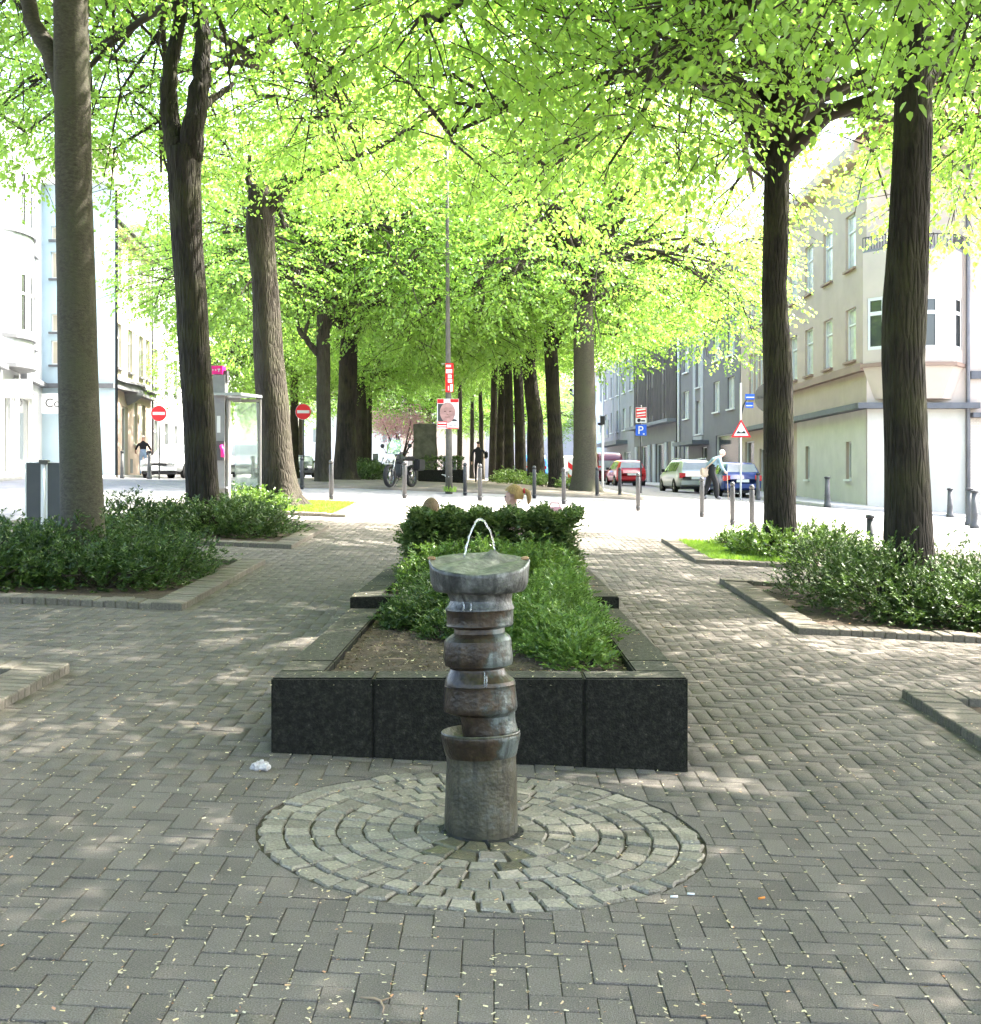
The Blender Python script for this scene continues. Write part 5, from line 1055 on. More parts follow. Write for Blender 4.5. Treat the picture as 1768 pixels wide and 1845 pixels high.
def right_houses():
    # dark grey house : local x runs towards the viewer
    W = 17; ya = 92.6; wins = []
    for x in (10.4, 14.0): wins += [(x, z, 1.7, 1.9, 'c', 'glass_curtain', 'frame_white') for z in (4.9, 8.1, 11.2)]
    wins += [(5.6, z, 1.2, 2.2, 'n', 'glass_curtain', 'frame_white') for z in (3.7, 6.8, 9.9)] + [(1.6, z, 1.7, 1.9, 'c', 'glass_curtain', 'frame_white') for z in (1.2, 4.9, 8.1, 11.2)] + [(11.0, .7, 5.6, 2.7, 'n', 'glass', None), (7.2, .3, 1.4, 2.5, 'n', 'glass', None)]
    e = house('grey_house', 'dark grey rendered house with white windows and an entrance canopy', rline(ya), ya, SR, W, 14, 'wall_darkgrey', wins, cornice='wall_darkgrey')
    MB().box((3.0, -1.1, 2.95), (9.2, -.003, 3.2)).build('entrance_canopy', 'lead', e); MB().box((4.9, -.06, 3.3), (7.4, -.003, 3.55)).build('stair_panel', 'wall_palegrey', e)
    for x in (4.7, 7.0): MB().box((x, -.05, 3.6), (x + .75, -.003, 13.5)).build('stair_strip', 'wall_palegrey', e)
    MB().tube([(.06, -.12, 0), (.06, -.12, 13.5)], .09, 8).build('drain_pipe', 'black', e, True); MB().tube([(.5, -.12, 0), (.5, -.12, 13.5)], .09, 8).build('drain_pipe', 'frame_white', e, True)
    ya = 110.4; W = 17.6
    wins = [(x, z, .5, 2.2, 'n', 'glass', None) for z in (5.6, 9.0) for x in (1.5, 5.6, 6.6, 7.6, 12.0, 13.0)] + [(3.2, .3, 2.4, 3.0, 'n', 'glass', None), (9.4, .3, 3.0, 3.0, 'n', 'glass', None)]
    e = house('slatted_house', 'brown-grey house clad in upright slats over a dark shop band', rline(ya), ya, SR, W, 12.5, 'slat_wood', wins, roof=('roof_slate', 1.5), cornice='slat_dark')
    x = .1
    while x < W:
        if not any(w[0] - .15 < x < w[0] + w[2] for w in wins if w[1] > 4): MB().box((x, -.09, 5.0), (x + .13, -.003, 12.2)).build('slat', 'slat_wood', e)
        x += .42
    MB().box((0, -.06, 3.35), (W, -.003, 4.7)).build('shop_band', 'wall_darkgrey', e); MB().box((-.1, -.8, 4.71), (W, -.003, 4.95)).build('canopy', 'stone_grey', e)
    for x in (.4, 6.2, 8.4, 12.9, 15.6): MB().box((x, -.1, 0), (x + 1.0, -.003, 3.34)).build('column', 'wall_palegrey', e)
    ya = 127.5; W = 16.8
    wins = rowwins(W, 5, (4.9, 8.2), 1.5, 1.9, 'c', 'glass_curtain') + [(2, .4, 2.5, 2.4, 'n', 'glass', None), (6.5, .4, 3.0, 2.4, 'n', 'glass', None), (12, .4, 3.2, 2.5, 'n', 'glass_pale', None)]
    e = house('grey_house', 'mid grey house with white window strips left of the slatted house', rline(ya), ya, SR, W, 12.5, 'wall_midgrey', wins, cornice='wall_midgrey')
    for x in (5.2, 8.8): MB().box((x, -.05, 4.2), (x + .5, -.003, 12.2)).build('white_strip', 'wall_palegrey', e)
    MB().box((2, -1.0, 3.6), (13.5, -.003, 3.95)).build('canopy', 'lead', e)
    s = MB().box((6.5, -1.12, 4.3), (9.6, -1.02, 5.9)).build('shop_sign', 'wall_palegrey', e); MB().prismxz(shift(disc(.28, 16), 9.2, 4.8), -1.13, -1.125).build('blue_dot', 'sign_blue', s)
    ya = 150; W = 22; house('pale_blue_house', 'far house with a light blue ground floor behind the pale trunk', rline(ya), ya, SR, W, 11, 'wall_white', rowwins(W, 6, (4.9, 8), 1.4, 1.8, 'c', 'glass'), zoff=-.3)
    MB().box((0, 0, 0), (W, .02, 4.2)).build('ground_floor_render', 'wall_blue', bpy.data.objects['pale_blue_house'], loc=(0, -.0225, 0))
    house('pale_house', 'furthest pale house on the right side of the avenue', rline(185), 185, SR, 34, 11, 'wall_white', rowwins(34, 9, (1.4, 4.9, 8), 1.4, 1.8, 'c', 'glass_pale'), zoff=-.3)
right_houses()

# ------------------------------------------------------------------ cars (local +y is forward)
ST = {'wagon': [(-2.27, .42, .55, .72, .70, .64), (-2.22, .30, .86, .98, .84, .76), (-2.02, .26, .92, 1.38, .87, .62), (-1.75, .24, .93, 1.45, .88, .62), (-1.0, .24, .93, 1.49, .88, .64), (.1, .24, .92, 1.49, .88, .65), (.6, .24, .91, 1.42, .88, .62), (1.2, .24, .90, .98, .88, .72), (1.9, .25, .80, .85, .86, .68), (2.2, .32, .62, .70, .78, .62), (2.28, .40, .5, .58, .66, .54)],
      'hatch': [(-1.9, .42, .55, .72, .68, .62), (-1.85, .30, .86, .97, .80, .72), (-1.55, .26, .92, 1.36, .83, .6), (-1.3, .24, .92, 1.41, .84, .6), (-.6, .24, .92, 1.44, .84, .62), (.2, .24, .91, 1.43, .84, .62), (.6, .24, .9, 1.34, .84, .6), (1.15, .24, .89, .97, .84, .7), (1.65, .25, .79, .84, .82, .66), (1.88, .32, .62, .7, .74, .6), (1.95, .4, .5, .58, .64, .5)],
      'sedan': [(-2.25, .42, .6, .8, .68, .62), (-2.2, .30, .86, .98, .80, .7), (-1.7, .26, .9, 1.02, .84, .7), (-1.15, .24, .9, 1.33, .85, .58), (-.6, .24, .9, 1.40, .85, .6), (.1, .24, .89, 1.40, .85, .6), (.45, .24, .88, 1.34, .85, .58), (1.05, .24, .87, .95, .85, .7), (1.8, .25, .76, .82, .83, .66), (2.15, .32, .60, .68, .78, .64), (2.25, .38, .5, .6, .7, .58)],
      'van': [(-2.4, .4, .6, .8, .78, .74), (-2.36, .3, 1.1, 1.5, .9, .8), (-2.25, .26, 1.15, 1.88, .92, .76), (-1.9, .25, 1.15, 1.95, .93, .76), (-.5, .25, 1.12, 1.96, .93, .77), (.9, .25, 1.1, 1.93, .93, .76), (1.2, .25, 1.08, 1.8, .93, .72), (1.75, .25, 1.06, 1.14, .92, .76), (2.2, .28, .85, .92, .88, .72), (2.4, .36, .6, .68, .78, .64)]}
def section(s):
    y, zb, zl, zt, w, wr = s; zm = (zb + zl) / 2
    return [(w * .86, zb), (w * .97, zb + .08), (w, zm), (w * .965, zl), (wr, zt - .04), (wr * .86, zt), (wr * .4, zt + .015)]
WH = {}
def wheel_meshes(r):
    if r not in WH:
        t = MB().lathe([(r * .62, -.09), (r * .93, -.095), (r, -.06), (r, .06), (r * .93, .095), (r * .62, .09)], 24, axis='x', cap=False).mesh('tyre', 'rubber', True)
        rm = MB().lathe([(r * .66, -.07), (r * .6, .03), (r * .3, .05), (.03, .06)], 20, axis='x', cap=False)
        for k in range(5):
            a = 2 * math.pi * k / 5; rm.tube([(.055, 0, 0), (.06, r * .62 * math.cos(a), r * .62 * math.sin(a))], .035, 5)
        WH[r] = (t, rm.mesh('rim', 'chrome', True))
    return WH[r]
def car(label, kind, paint, X, Y, rz, roofrails=False, platecol=True, name='parked_car', side_windows=((-1.7, -.95), (-.9, .05), (.12, .75)), rear=True):
    st = ST[kind]; e = empty(name, (X, Y, g(X, Y) - .07), rz); tag(e, label, 'van' if kind == 'van' else 'car', 'cars parked along the street'); mb = MB(); n = 14
    for s in st:
        P = section(s); ring = [(p[0], s[0], p[1]) for p in P] + [(-p[0], s[0], p[1]) for p in reversed(P)]; mb.v += ring
    for i in range(len(st) - 1):
        for j in range(n): mb.f.append((i * n + j, i * n + (j + 1) % n, (i + 1) * n + (j + 1) % n, (i + 1) * n + j)); mb.m.append(0)
    mb.f.append(tuple(range(n))); mb.m.append(0); k = (len(st) - 1) * n; mb.f.append(tuple(reversed(range(k, k + n)))); mb.m.append(0)
    body = mb.build('body', paint, e, True)
    ys = [s[0] for s in st]
    def at(y, j):
        y = min(max(y, ys[0]), ys[-1])
        for i in range(len(ys) - 1):
            if ys[i] <= y <= ys[i + 1]:
                t = (y - ys[i]) / (ys[i + 1] - ys[i]); a = section(st[i])[j]; b = section(st[i + 1])[j]; return (a[0] + (b[0] - a[0]) * t, a[1] + (b[1] - a[1]) * t)
    for sg in (-1, 1):
        for y0, y1 in side_windows:
            if kind == 'sedan' and y0 < -1.2: continue
            q = []
            for y, u in ((y0, .06), (y1, .06), (y1, .88), (y0, .88)):
                a, b = at(y, 3), at(y, 4); q.append((sg * (a[0] + (b[0] - a[0]) * u + .008), y, a[1] + (b[1] - a[1]) * u))
            MB().add(q, [(0, 1, 2, 3) if sg > 0 else (3, 2, 1, 0)]).build('side_window', 'glass', e)
    top = [i for i in range(len(st)) if st[i][3] - st[i][2] > .3]; i0, i1 = top[0], top[-1]
    def screen(ia, ib, nm, sg):
        a, b = st[ia], st[ib]; u0, u1 = .1, .92; q = []
        for u, s in ((u0, -1), (u0, 1), (u1, 1), (u1, -1)):
            y = a[0] + (b[0] - a[0]) * u; z = a[3] + (b[3] - a[3]) * u + .012; w = (a[5] + (b[5] - a[5]) * u) * .9; q.append((s * w, y + sg * .012, z))
        MB().add(q, [(0, 1, 2, 3)]).build(nm, 'glass_pale', e)
    screen(i0 - 1, i0, 'rear_window', -1); screen(i1 + 1, i1, 'windscreen', 1)
    r = .31 if kind != 'van' else .34; t, rm = wheel_meshes(r); w = st[4][4]; fy, ry = ys[-1] - .88, ys[0] + .85
    for sg in (-1, 1):
        for y in (fy, ry):
            MB().lathe([(r * 1.12, -.005), (r * 1.12, .005)], 20, axis='x', c=(sg * (w + .0), y, r)).build('wheel_arch', 'black', e)
            o = link('wheel', t, e, (sg * (w - .07), y, r), 0 if sg > 0 else math.pi); link('rim', rm, o)
    yb = ys[0]; zl = st[1][2]
    for sg in (-1, 1):
        MB().box((sg * .52 if sg > 0 else -.8, yb + .0, zl - .2), (.8 if sg > 0 else -.52, yb + .3, zl + .02)).build('tail_light', 'tail_red', e)
        MB().box((.45 if sg > 0 else -.72, ys[-1] - .12, .58), (.72 if sg > 0 else -.45, ys[-1] - .03, .72)).build('headlight', 'lamp_clear', e)
        MB().box((sg * (w + .02) - .08, 0.85, .95), (sg * (w + .02) + .08, 1.0, 1.08)).build('wing_mirror', 'black', e)
    MB().box((-.72, yb - .03, .36), (.72, yb + .06, .54)).build('rear_bumper', paint, e); MB().box((-.72, ys[-1] - .06, .3), (.72, ys[-1] + .03, .46)).build('front_bumper', paint, e)
    MB().box((-.26, yb - .036, .6 if kind != 'sedan' else .55), (.26, yb - .005, .72 if kind != 'sedan' else .67)).build('number_plate', 'plate', e); MB().box((-.26, ys[-1] + .005, .33), (.26, ys[-1] + .036, .44)).build('number_plate', 'plate', e)
    MB().box((-.35, ys[-1] - .05, .5), (.35, ys[-1] + .012, .6)).build('grille', 'black', e); MB().box((-.7, yb + .1, .16), (.7, ys[-1] - .1, .26)).build('underbody', 'black', e)
    if roofrails:
        for sg in (-1, 1): MB().tube([(sg * .58, -1.6, 1.45), (sg * .58, -1.4, 1.54), (sg * .58, .2, 1.55), (sg * .58, .45, 1.47)], .018, 6).build('roof_rail', 'chrome', e, True)
    return e
mat('paint_silver', (.42, .43, .4), .3, metal=.4, coat=.6, spec=.5); mat('paint_red', (.4, .012, .02), .3, coat=.7); mat('paint_maroon', (.12, .012, .03), .3, coat=.7); mat('paint_blue', (.03, .06, .2), .3, coat=.7, metal=.2); mat('paint_white', (.42, .43, .43), .35, coat=.5); mat('paint_dark', (.03, .035, .04), .3, coat=.6); mat('paint_lightblue', (.05, .2, .55), .35, coat=.5)
SA = R(4.)
car('silver estate car parked on the right behind the old man', 'wagon', 'paint_silver', 8.85, 60, SA, True)
car('bright red estate car parked further up on the right', 'wagon', 'paint_red', 7.75, 77, SA)
car('dark blue hatchback beside the triangular warning sign', 'hatch', 'paint_blue', 10.1, 55.5, SA)
car('maroon van parked beyond the red car', 'van', 'paint_maroon', 7.1, 84, SA)
car('silver-white saloon car facing the viewer on the left street', 'sedan', 'paint_white', -13.1, 54, math.pi + R(-6))
car('white van further back on the left street', 'van', 'paint_white', -13.6, 72, math.pi + R(5))
car('white hatchback beside the white van on the left street', 'hatch', 'paint_white', -11.9, 69.5, math.pi + R(5))
car('dark hatchback half hidden by the red disc sign', 'hatch', 'paint_dark', -12.5, 85, math.pi + R(5))
car('white hatchback glimpsed between the two rightmost far trunks', 'hatch', 'paint_white', 3.6, 62, SA)
car('bright blue van glimpsed between the far right trunks', 'van', 'paint_lightblue', 2.9, 98, SA)

# ------------------------------------------------------------------ motorcycle
def motorcycle():
    Y = 38.0; X = PX(722, Y); e = empty('motorcycle', (X, Y, g(X, Y)), R(158)); tag(e, 'parked touring motorcycle with black side cases left of the lamp post', 'motorcycle')   # local +y forward
    for y, nm in ((.72, 'front_wheel'), (-.72, 'rear_wheel')):
        o = MB().lathe([(.25, -.045), (.31, -.055), (.33, 0), (.31, .055), (.25, .045)], 28, axis='x', c=(0, y, .33), cap=False).build(nm, 'rubber', e, True); mb = MB().lathe([(.25, -.03), (.24, 0), (.25, .03)], 24, axis='x', c=(0, y, .33), cap=False)
        for k in range(10): a = 2 * math.pi * k / 10; mb.tube([(0, y, .33), (0, y + .25 * math.cos(a), .33 + .25 * math.sin(a))], .009, 4)
        mb.lathe([(.15, -.05), (.15, -.045)], 16, axis='x', c=(0, y, .33)); mb.build('rim', 'chrome', o, True)
    f = MB()
    for s in (-.09, .09): f.tube([(s, .74, .33), (s, .5, .92)], .026, 8)
    f.build('fork', 'chrome', e, True)
    MB().box((-.06, .5, .66), (.06, .95, .69)).build('mudguard', 'paint_silver', e)
    MB().lathe([(.03, -.14), (.1, -.06), (.105, .02), (.09, .04)], 16, axis='y', c=(0, .62, .86)).build('headlight', 'lamp_clear', e, True)
    MB().add([(-.2, .5, .95), (.2, .5, .95), (.24, .42, 1.2), (.14, .32, 1.38), (-.14, .32, 1.38), (-.24, .42, 1.2)], [(0, 1, 2, 3, 4, 5)]).build('windscreen', 'clear_glass', e)
    MB().tube([(-.38, .22, 1.0), (-.2, .4, 1.0), (0, .45, .96), (.2, .4, 1.0), (.38, .22, 1.0)], .016, 8).build('handlebar', 'black', e, True)
    for s in (-1, 1):
        m = MB().tube([(s * .3, .32, 1.0), (s * .42, .3, 1.16)], .008, 5).lathe([(.02, -.02), (.065, -.01), (.065, .01)], 10, axis='y', c=(s * .44, .3, 1.2)).build('mirror', 'black', e, True)
        p = bevbox('pannier', (.2, .46, .34), .04, 'black', 2); link('pannier', p, e, (s * .34, -.55, .66))
    t = bevbox('fuel_tank', (.3, .5, .26), .09, 'paint_dark', 3); link('fuel_tank', t, e, (0, .14, .86)); s_ = bevbox('seat', (.28, .75, .12), .04, 'black', 2); link('seat', s_, e, (0, -.4, .84))
    eng = bevbox('engine', (.4, .42, .36), .05, 'steel', 2); link('engine', eng, e, (0, .1, .5)); MB().tube([(.15, .2, .35), (.2, -.2, .3), (.22, -.85, .38)], .045, 8).build('exhaust', 'chrome', e, True)
    MB().tube([(0, .45, .9), (0, .1, .72), (0, -.3, .6), (0, -.72, .33)], .04, 6).build('frame', 'black', e, True); MB().tube([(.1, -.1, .25), (.26, -.1, .0)], .012, 6).build('side_stand', 'steel', e)
motorcycle()

# ------------------------------------------------------------------ far monument block, box planter, pink tree
def far_things():
    Y = 57.; X = PX(766, Y); mat('mossy', (.115, .115, .085), .95, .5, 2.5, .5, 20); zb = g(X, Y); bm = bmesh.new(); bmesh.ops.create_cube(bm, size=1); bmesh.ops.scale(bm, vec=(1.0, .8, 2.5), verts=bm.verts); bmesh.ops.bevel(bm, geom=list(bm.edges), offset=.04, segments=2, affect='EDGES'); bmesh.ops.subdivide_edges(bm, edges=list(bm.edges), cuts=3)
    for v in bm.verts: v.co += Vector((random.gauss(0, .015), random.gauss(0, .015), random.gauss(0, .01)))
    me = bpy.data.meshes.new('stone_block'); bm.to_mesh(me); bm.free(); me.materials.append(M['mossy']); o = link('stone_block', me, None, (X, Y, zb + 1.2)); tag(o, 'tall mossy stone block standing in the middle of the far promenade', 'monument')
    Y = 50; xa, xb = PX(755, Y), PX(838, Y); p = empty('concrete_planter', ((xa + xb) / 2, Y, g(xa, Y))); tag(p, 'low dark planter with a clipped hedge before the mossy stone block', 'planter'); w = (xb - xa) / 2
    for a, b in (((-w, -.5, -.1), (w, -.35, .42)), ((-w, .35, -.1), (w, .5, .42)), ((-w, -.348, -.1), (-w + .15, .348, .42)), ((w - .15, -.348, -.1), (w, .348, .42))): MB().box(a, b).build('concrete_block', 'planter_concrete', p)
    shrub('clipped dark hedge in the low planter before the mossy block', [((xa + xb) / 2, Y, .5, w - .1, .36)], 900, 'leaf_box', name='clipped_hedge', cat='hedge', floor=g(xa, Y) + .36, leafw=.035, leafl=.06, spray=.14, nl=8, box=True)
    Y = 75; X = PX(722, Y); zb = g(X, Y); t = empty('blossom_tree', (X, Y, zb)); tag(t, 'small pink-blossomed tree far behind the motorcycle', 'tree'); mb = MB()
    ends = []
    for k in range(7):
        a = 2 * math.pi * k / 7; e_ = Vector((1.1 * math.cos(a), 1.1 * math.sin(a), random.uniform(2.4, 3.4))); ends.append(e_); mb.tube([(0, 0, 0), (0, 0, .8), (e_.x * .4, e_.y * .4, 1.7), e_], [.1, .08, .05, .02], 6)
    mb.build('trunk', 'twig', t, True); P = np.vstack([np.random.normal(0, .42, (500, 3)) + np.array(q) for q in ends]); n = len(P); s = np.random.uniform(.07, .12, n); V, Fq = scatter(LEAF, LEAFQ, P, rnd(n), rnd(n), s, s); c = link('crown', npmesh('crown', V, Fq, 'leaf_pink'), t); c['kind'] = 'stuff'
far_things()

# ------------------------------------------------------------------ people
def person(label, X, Y, rz, J, R_, E, cols, zones, h=1., name='person', base=None, extra=None, sub=2):
    """J joints, R_ radii, E edges; zones: material index for each edge"""
    keys = list(J); me = bpy.data.meshes.new('body'); me.from_pydata([J[k] for k in keys], [(keys.index(a), keys.index(b)) for a, b in E], []); o = bpy.data.objects.new('body', me); COL.objects.link(o)
    md = o.modifiers.new('s', 'SKIN'); md.use_smooth_shade = True; md.branch_smoothing = .6; ms = o.modifiers.new('u', 'SUBSURF'); ms.levels = sub
    for i, k in enumerate(keys):
        r = R_[k]; sv = me.skin_vertices[0].data[i]; sv.radius = r if isinstance(r, tuple) else (r, r); sv.use_root = (k == 'pelvis')
    bm = bpy.data.meshes.new_from_object(o.evaluated_get(bpy.context.evaluated_depsgraph_get())); bpy.data.objects.remove(o)
    for c in cols: bm.materials.append(M[c])
    seg = [(Vector(J[a]), Vector(J[b]), zones[i]) for i, (a, b) in enumerate(E)]
    for p in bm.polygons:
        c = p.center; best = 9; mi = 0
        for a, b, z in seg:
            d = b - a; t = max(0, min(1, (c - a).dot(d) / d.length_squared)); q = (c - (a + d * t)).length
            if q < best: best = q; mi = z
        p.material_index = mi; p.use_smooth = True
    e = empty(name, (X, Y, g(X, Y) if base is None else base), rz); e.scale = (h, h, h); tag(e, label, 'person'); bm.name = 'body'; link('body', bm, e); return e
mat('hair_blond', (.42, .27, .1), .55, .55, 30, .8, 60, stretch=(3, 3, .25)); mat('hair_brown', (.24, .155, .08), .55, .55, 30, .8, 60, stretch=(3, 3, .25))
for nm, c in (('skin', (.6, .36, .28)), ('hair_blond', (.42, .27, .1)), ('hair_brown', (.2, .13, .065)), ('hair_white', (.7, .68, .66)), ('cloth_black', (.012, .012, .014)), ('cloth_blue', (.22, .32, .38)), ('jeans', (.3, .4, .55)), ('cloth_pink', (.7, .38, .45)), ('cloth_red', (.5, .02, .06)), ('bag_tan', (.42, .34, .26)), ('bag_white', (.6, .62, .75)), ('hair_dark', (.05, .04, .035)), ('cloth_grey', (.15, .15, .16))): mat(nm, c, .8, .25, 12)
RB = dict(pelvis=(.15, .11), belly=(.145, .105), chest=(.165, .115), neck=.058, head=(.078, .09), crown=(.07, .085), top=.04, nose=.018, shL=.062, shR=.062, elL=.044, elR=.044, wrL=.03, wrR=.03, haL=.036, haR=.036, fiL=.016, fiR=.016, hipL=.088, hipR=.088, knL=.06, knR=.06, anL=.042, anR=.042, toL=.035, toR=.035)
EB = [('pelvis', 'belly'), ('belly', 'chest'), ('chest', 'neck'), ('neck', 'head'), ('head', 'crown'), ('crown', 'top'), ('head', 'nose'), ('chest', 'shL'), ('chest', 'shR'), ('shL', 'elL'), ('shR', 'elR'), ('elL', 'wrL'), ('elR', 'wrR'), ('wrL', 'haL'), ('wrR', 'haR'), ('haL', 'fiL'), ('haR', 'fiR'), ('pelvis', 'hipL'), ('pelvis', 'hipR'), ('hipL', 'knL'), ('hipR', 'knR'), ('knL', 'anL'), ('knR', 'anR'), ('anL', 'toL'), ('anR', 'toR')]
def Z(torso, upper, lower, legs, shoe, hair=None): return [legs, torso, torso, 0, 0, 0 if hair is None else hair, 0, torso, torso, upper, upper, lower, lower, 0, 0, 0, 0, legs, legs, legs, legs, legs, legs, shoe, shoe]
def standing(): return dict(pelvis=(0, 0, .95), belly=(0, 0, 1.13), chest=(0, 0, 1.34), neck=(0, .01, 1.5), head=(0, .03, 1.6), crown=(0, .02, 1.68), top=(0, .015, 1.73), nose=(0, .12, 1.6), shL=(-.18, 0, 1.4), shR=(.18, 0, 1.4), elL=(-.26, -.03, 1.13), elR=(.26, -.03, 1.13), wrL=(-.27, .08, .9), wrR=(.27, .08, .9), haL=(-.27, .11, .84), haR=(.27, .11, .84), fiL=(-.26, .13, .77), fiR=(.26, .13, .77), hipL=(-.1, 0, .88), hipR=(.1, 0, .88), knL=(-.11, .02, .5), knR=(.11, .02, .5), anL=(-.11, -.01, .09), anR=(.11, -.01, .09), toL=(-.12, .14, .045), toR=(.12, .14, .045))
def hair_cap(e, J, m, r=(.092, .105, .1), dz=.03, dy=-.025, nm='hair'):
    bm = bmesh.new(); bmesh.ops.create_uvsphere(bm, u_segments=16, v_segments=10, radius=1)
    for v in list(bm.verts):
        if v.co.z < -.35 and v.co.y > -.3: bm.verts.remove(v)
    for v in bm.verts: v.co = Vector((v.co.x * r[0], v.co.y * r[1], v.co.z * r[2]))
    me = bpy.data.meshes.new(nm); bm.to_mesh(me); bm.free(); me.materials.append(M[m]); me.polygons.foreach_set('use_smooth', [True] * len(me.polygons)); h = Vector(J['crown']); return link(nm, me, e, (h.x, h.y + dy, h.z + dz - .03))
def people():
    # man in black walking away with a bag under his right arm
    J = standing(); J.update(knL=(-.1, .16, .52), anL=(-.1, .02, .14), toL=(-.1, .12, .05), knR=(.1, -.02, .5), anR=(.1, -.2, .13), toR=(.1, -.08, .05), elR=(.33, -.08, 1.16), wrR=(.3, .12, 1.08), haR=(.27, .18, 1.06), fiR=(.22, .22, 1.05), elL=(-.27, .02, 1.13), wrL=(-.28, .12, .9))
    X, Y = PX(862, 55), 55; e = person('person in black walking away with a striped bag under the arm', X, Y, R(4), J, RB, EB, ['skin', 'cloth_black', 'cloth_black', 'rubber'], Z(1, 1, 1, 2, 3)); hair_cap(e, J, 'hair_dark', (.082, .1, .06), .04)
    b = bevbox('shoulder_bag', (.14, .4, .32), .05, 'cloth_black', 2); link('shoulder_bag', b, e, (.33, .02, 1.18))
    for k in (-.09, .03): MB().box((.402, -.2 + k * 0, 1.12 + k), (.406, .2, 1.16 + k)).build('bag_stripe', 'sign_white', e)
    # old man with cane, light blue shirt, tan shoulder bag
    J = standing(); J.update(belly=(0, .06, 1.1), chest=(0, .2, 1.28), neck=(0, .33, 1.4), head=(0, .42, 1.46), crown=(0, .43, 1.54), top=(0, .42, 1.59), nose=(0, .52, 1.44), shL=(-.18, .22, 1.33), shR=(.18, .22, 1.33), elL=(-.25, .02, 1.1), wrL=(-.27, -.02, .88), haL=(-.27, .0, .82), fiL=(-.26, .02, .75), elR=(.26, .22, 1.08), wrR=(.26, .36, .92), haR=(.25, .4, .88), fiR=(.22, .43, .84), knL=(-.1, -.04, .5), anL=(-.1, -.24, .1), toL=(-.1, -.1, .045), knR=(.1, .14, .5), anR=(.1, .16, .09), toR=(.1, .32, .045))
    R2 = dict(RB); R2.update(hipL=.11, hipR=.11, knL=.1, knR=.1, anL=.085, anR=.085, chest=(.18, .13), shL=.08, shR=.08, elL=.065, elR=.065)
    Y = 42.; X = PX(1281, Y); e = person('white-haired person in a pale blue shirt walking with a cane', X, Y, R(-72), J, R2, EB, ['skin', 'cloth_blue', 'cloth_black', 'cloth_grey'], Z(1, 1, 1, 2, 3), base=g(X, Y) - .07); hair_cap(e, J, 'hair_white', (.086, .1, .085), .02, -.03)
    MB().tube([(.24, .4, .88), (.24, .45, .9), (.24, .46, .85), (.24, .5, .0)], .013, 8).build('cane', 'bag_tan', e, True)
    b = bevbox('shoulder_bag', (.12, .3, .3), .05, 'bag_tan', 2); link('shoulder_bag', b, e, (-.02, -.22, .88)); MB().tube([(-.02, -.2, 1.0), (.1, -.02, 1.18), (.17, .2, 1.4), (.1, .32, 1.3)], .018, 6).build('bag_strap', 'bag_tan', e, True)
    b = bevbox('carrier_bag', (.1, .28, .42), .04, 'bag_white', 2); link('carrier_bag', b, e, (-.29, -.03, .5))
    # man in black t-shirt and jeans by the left house
    J = standing(); J.update(elL=(-.32, .04, 1.14), wrL=(-.34, .18, 1.0), haL=(-.32, .24, .98), fiL=(-.3, .3, .97), elR=(.32, .04, 1.14), wrR=(.34, .18, 1.0), haR=(.32, .24, .98), fiR=(.3, .3, .97))
    Y = 57.5; X = PX(258, Y); e = person('person in a black t-shirt and light jeans beside the pink house', X, Y, R(10), J, RB, EB, ['skin', 'cloth_black', 'jeans', 'rubber'], Z(1, 1, 0, 2, 3), base=g(X, Y) + .03); hair_cap(e, J, 'hair_white', (.08, .098, .05), .05)
    # bench and the two seated people seen over the hedge
    Y = 13.75; zb = g(0, Y); bn = empty('bench', (0, Y, zb)); tag(bn, 'wooden bench behind the clipped hedge, hidden but for its sitters', 'bench'); mat('bench_wood', (.25, .16, .09), .7, .3, 6)
    for k in range(4): MB().box((-.85, -.2 + k * .11, .4), (.72, -.11 + k * .11, .44)).build('slat', 'bench_wood', bn)
    for x in (-.7, .58): MB().box((x - .05, -.18, -.05), (x + .05, .2, .395)).build('leg', 'planter_concrete', bn)
    def sit(): 
        J = standing(); d = .95 - .50
        for k in J:
            if k not in ('knL', 'knR', 'anL', 'anR', 'toL', 'toR'): J[k] = (J[k][0], J[k][1], J[k][2] - d)
        J.update(knL=(-.1, .42, .5), knR=(.1, .42, .5), anL=(-.1, .4, .1), anR=(.1, .4, .1), toL=(-.1, .54, .05), toR=(.1, .54, .05), elL=(-.25, .05, .72), elR=(.25, .05, .72), wrL=(-.16, .26, .6), wrR=(.16, .26, .6), haL=(-.13, .32, .58), haR=(.13, .32, .58), fiL=(-.1, .38, .57), fiR=(.1, .38, .57), hipL=(-.1, 0, .5), hipR=(.1, 0, .5)); return J
    RH = dict(RB); RH.update(head=(.085, .1), crown=(.08, .095))
    J = sit(); x = PX(777, Y); h = .76; e = person('seated person with straight brown hair seen from behind over the hedge', x, Y, 0, J, RH, EB, ['skin', 'cloth_grey', 'jeans', 'rubber'], Z(1, 1, 1, 2, 3), h=h, base=zb); e.location.z = zb + .40 - .40 * h - .11
    bm = bmesh.new(); bmesh.ops.create_uvsphere(bm, u_segments=28, v_segments=18, radius=1)
    for v in bm.verts:
        c = v.co; k = 1 + .05 * math.sin(14 * math.atan2(c.y, c.x)); z = c.z * .13 if c.z > 0 else c.z * .3; w = 1 if c.z > 0 else 1 - .12 * abs(c.z); v.co = Vector((c.x * .118 * k * w, c.y * .125 * k * w - .03, z))
    me = bpy.data.meshes.new('hair'); bm.to_mesh(me); bm.free(); me.materials.append(M['hair_brown']); me.polygons.foreach_set('use_smooth', [True] * len(me.polygons)); link('hair', me, e, Vector(J['head']) + Vector((0, -.01, .02)))
    # girl with ponytail, head turned to the left
    J = sit(); x = PX(925, Y); h = .86
    hd = Vector(J['head'])
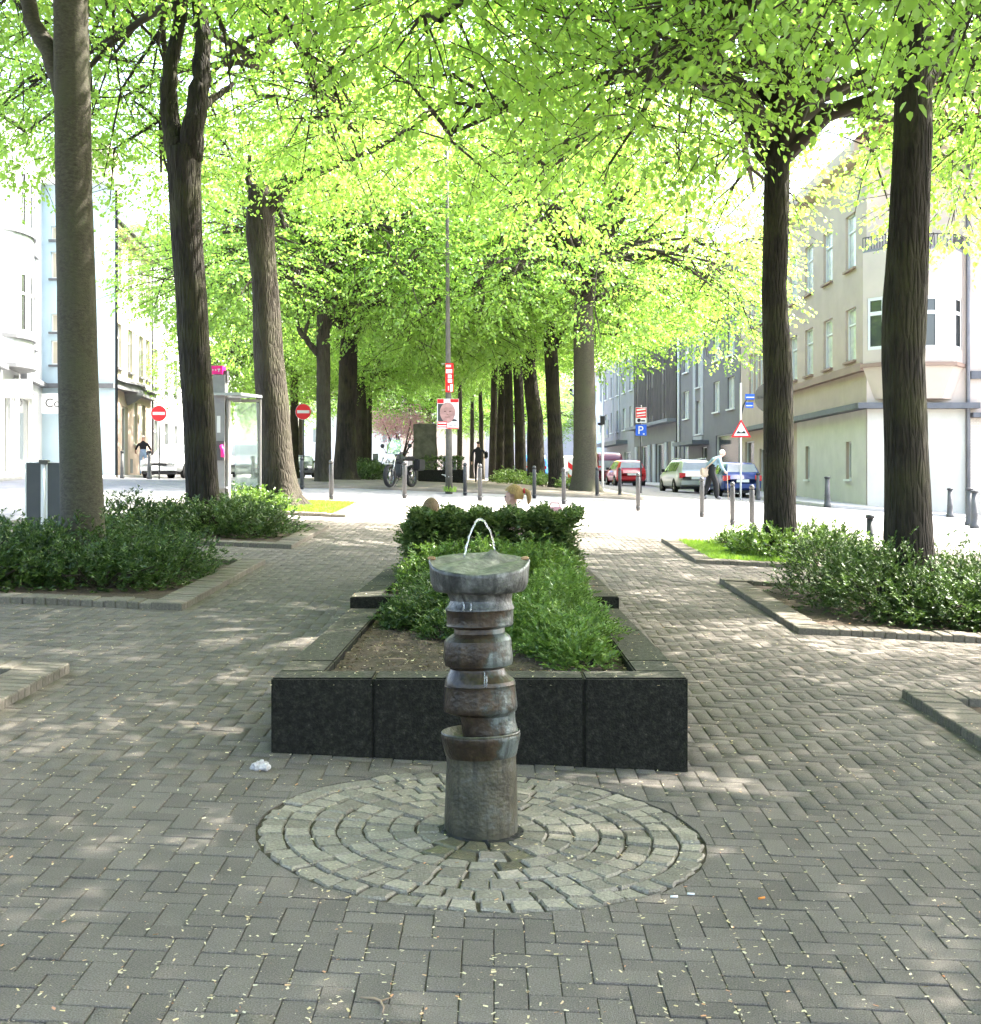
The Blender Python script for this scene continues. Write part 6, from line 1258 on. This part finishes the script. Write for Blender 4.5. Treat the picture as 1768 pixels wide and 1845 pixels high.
    J.update(head=(-.01, .02, hd.z), crown=(.0, .0, hd.z + .08), top=(.0, -.0, hd.z + .125), nose=(-.108, .045, hd.z - .012), chin=(-.07, .035, hd.z - .08), brow=(-.085, .035, hd.z + .06), earL=(-.015, -.088, hd.z + .0))
    RG = dict(RH); RG.update(head=(.095, .085), crown=(.09, .082), top=.05, nose=.014, chin=.028, brow=.035, earL=(.02, .012), chest=(.15, .1), belly=(.125, .095), shL=.05, shR=.05)
    EG = EB + [('head', 'chin'), ('head', 'brow'), ('head', 'earL')]; e = person('blonde child with a ponytail and pink top sitting behind the hedge', x, Y, 0, J, RG, EG, ['skin', 'cloth_pink', 'jeans', 'rubber'], Z(1, 1, 1, 2, 3) + [0, 0, 0], h=h, base=zb); e.location.z = zb + .40 - .40 * h - .08
    bm = bmesh.new(); bmesh.ops.create_uvsphere(bm, u_segments=28, v_segments=18, radius=1)
    for v in list(bm.verts):
        if v.co.x < -.62 and v.co.z < .3 or v.co.z < -.6 or (v.co.x < -.12 and v.co.z < -.15): bm.verts.remove(v)
    for v in bm.verts: c = v.co; k = 1 + .025 * math.sin(40 * c.z + 9 * c.y); v.co = Vector((c.x * .122 * k, c.y * .112 * k, c.z * .122 * k))
    me = bpy.data.meshes.new('hair'); bm.to_mesh(me); bm.free(); me.materials.append(M['hair_blond']); me.polygons.foreach_set('use_smooth', [True] * len(me.polygons)); hr = link('hair', me, e, (.012, -.005, hd.z + .05))
    MB().tube([(.1, -.02, .03), (.135, -.03, .045), (.17, -.035, .02), (.185, -.03, -.04), (.178, -.03, -.1), (.165, -.03, -.13)], [.022, .03, .034, .03, .02, .006], 10, jit=.08).build('ponytail', 'hair_blond', hr, True); MB().lathe([(.028, -.012), (.034, 0), (.028, .012)], 12, axis='x', c=(.122, -.028, .042)).build('hair_tie', 'cloth_red', hr, True)
    eye = MB().lathe([(.011, -.004), (.008, .004)], 8, axis='y', c=(-.098, -.02, hd.z + .022)).build('eye', 'hair_dark', e)
    b = bevbox('backpack', (.3, .2, .36), .08, 'cloth_pink', 3); o = link('backpack', b, None, (PX(1000, Y), Y + .02, zb + .44 + .18)); o.scale.z = 1.0; o.location.z = PZ(913, Y) - .18; tag(o, 'rounded pink pack on the bench right of the blonde child', 'bag')
    b2 = MB().tube([(-.06, 0, .17), (-.04, 0, .22), (.04, 0, .22), (.06, 0, .17)], .01, 6).build('handle', 'cloth_pink', o, True)
people()
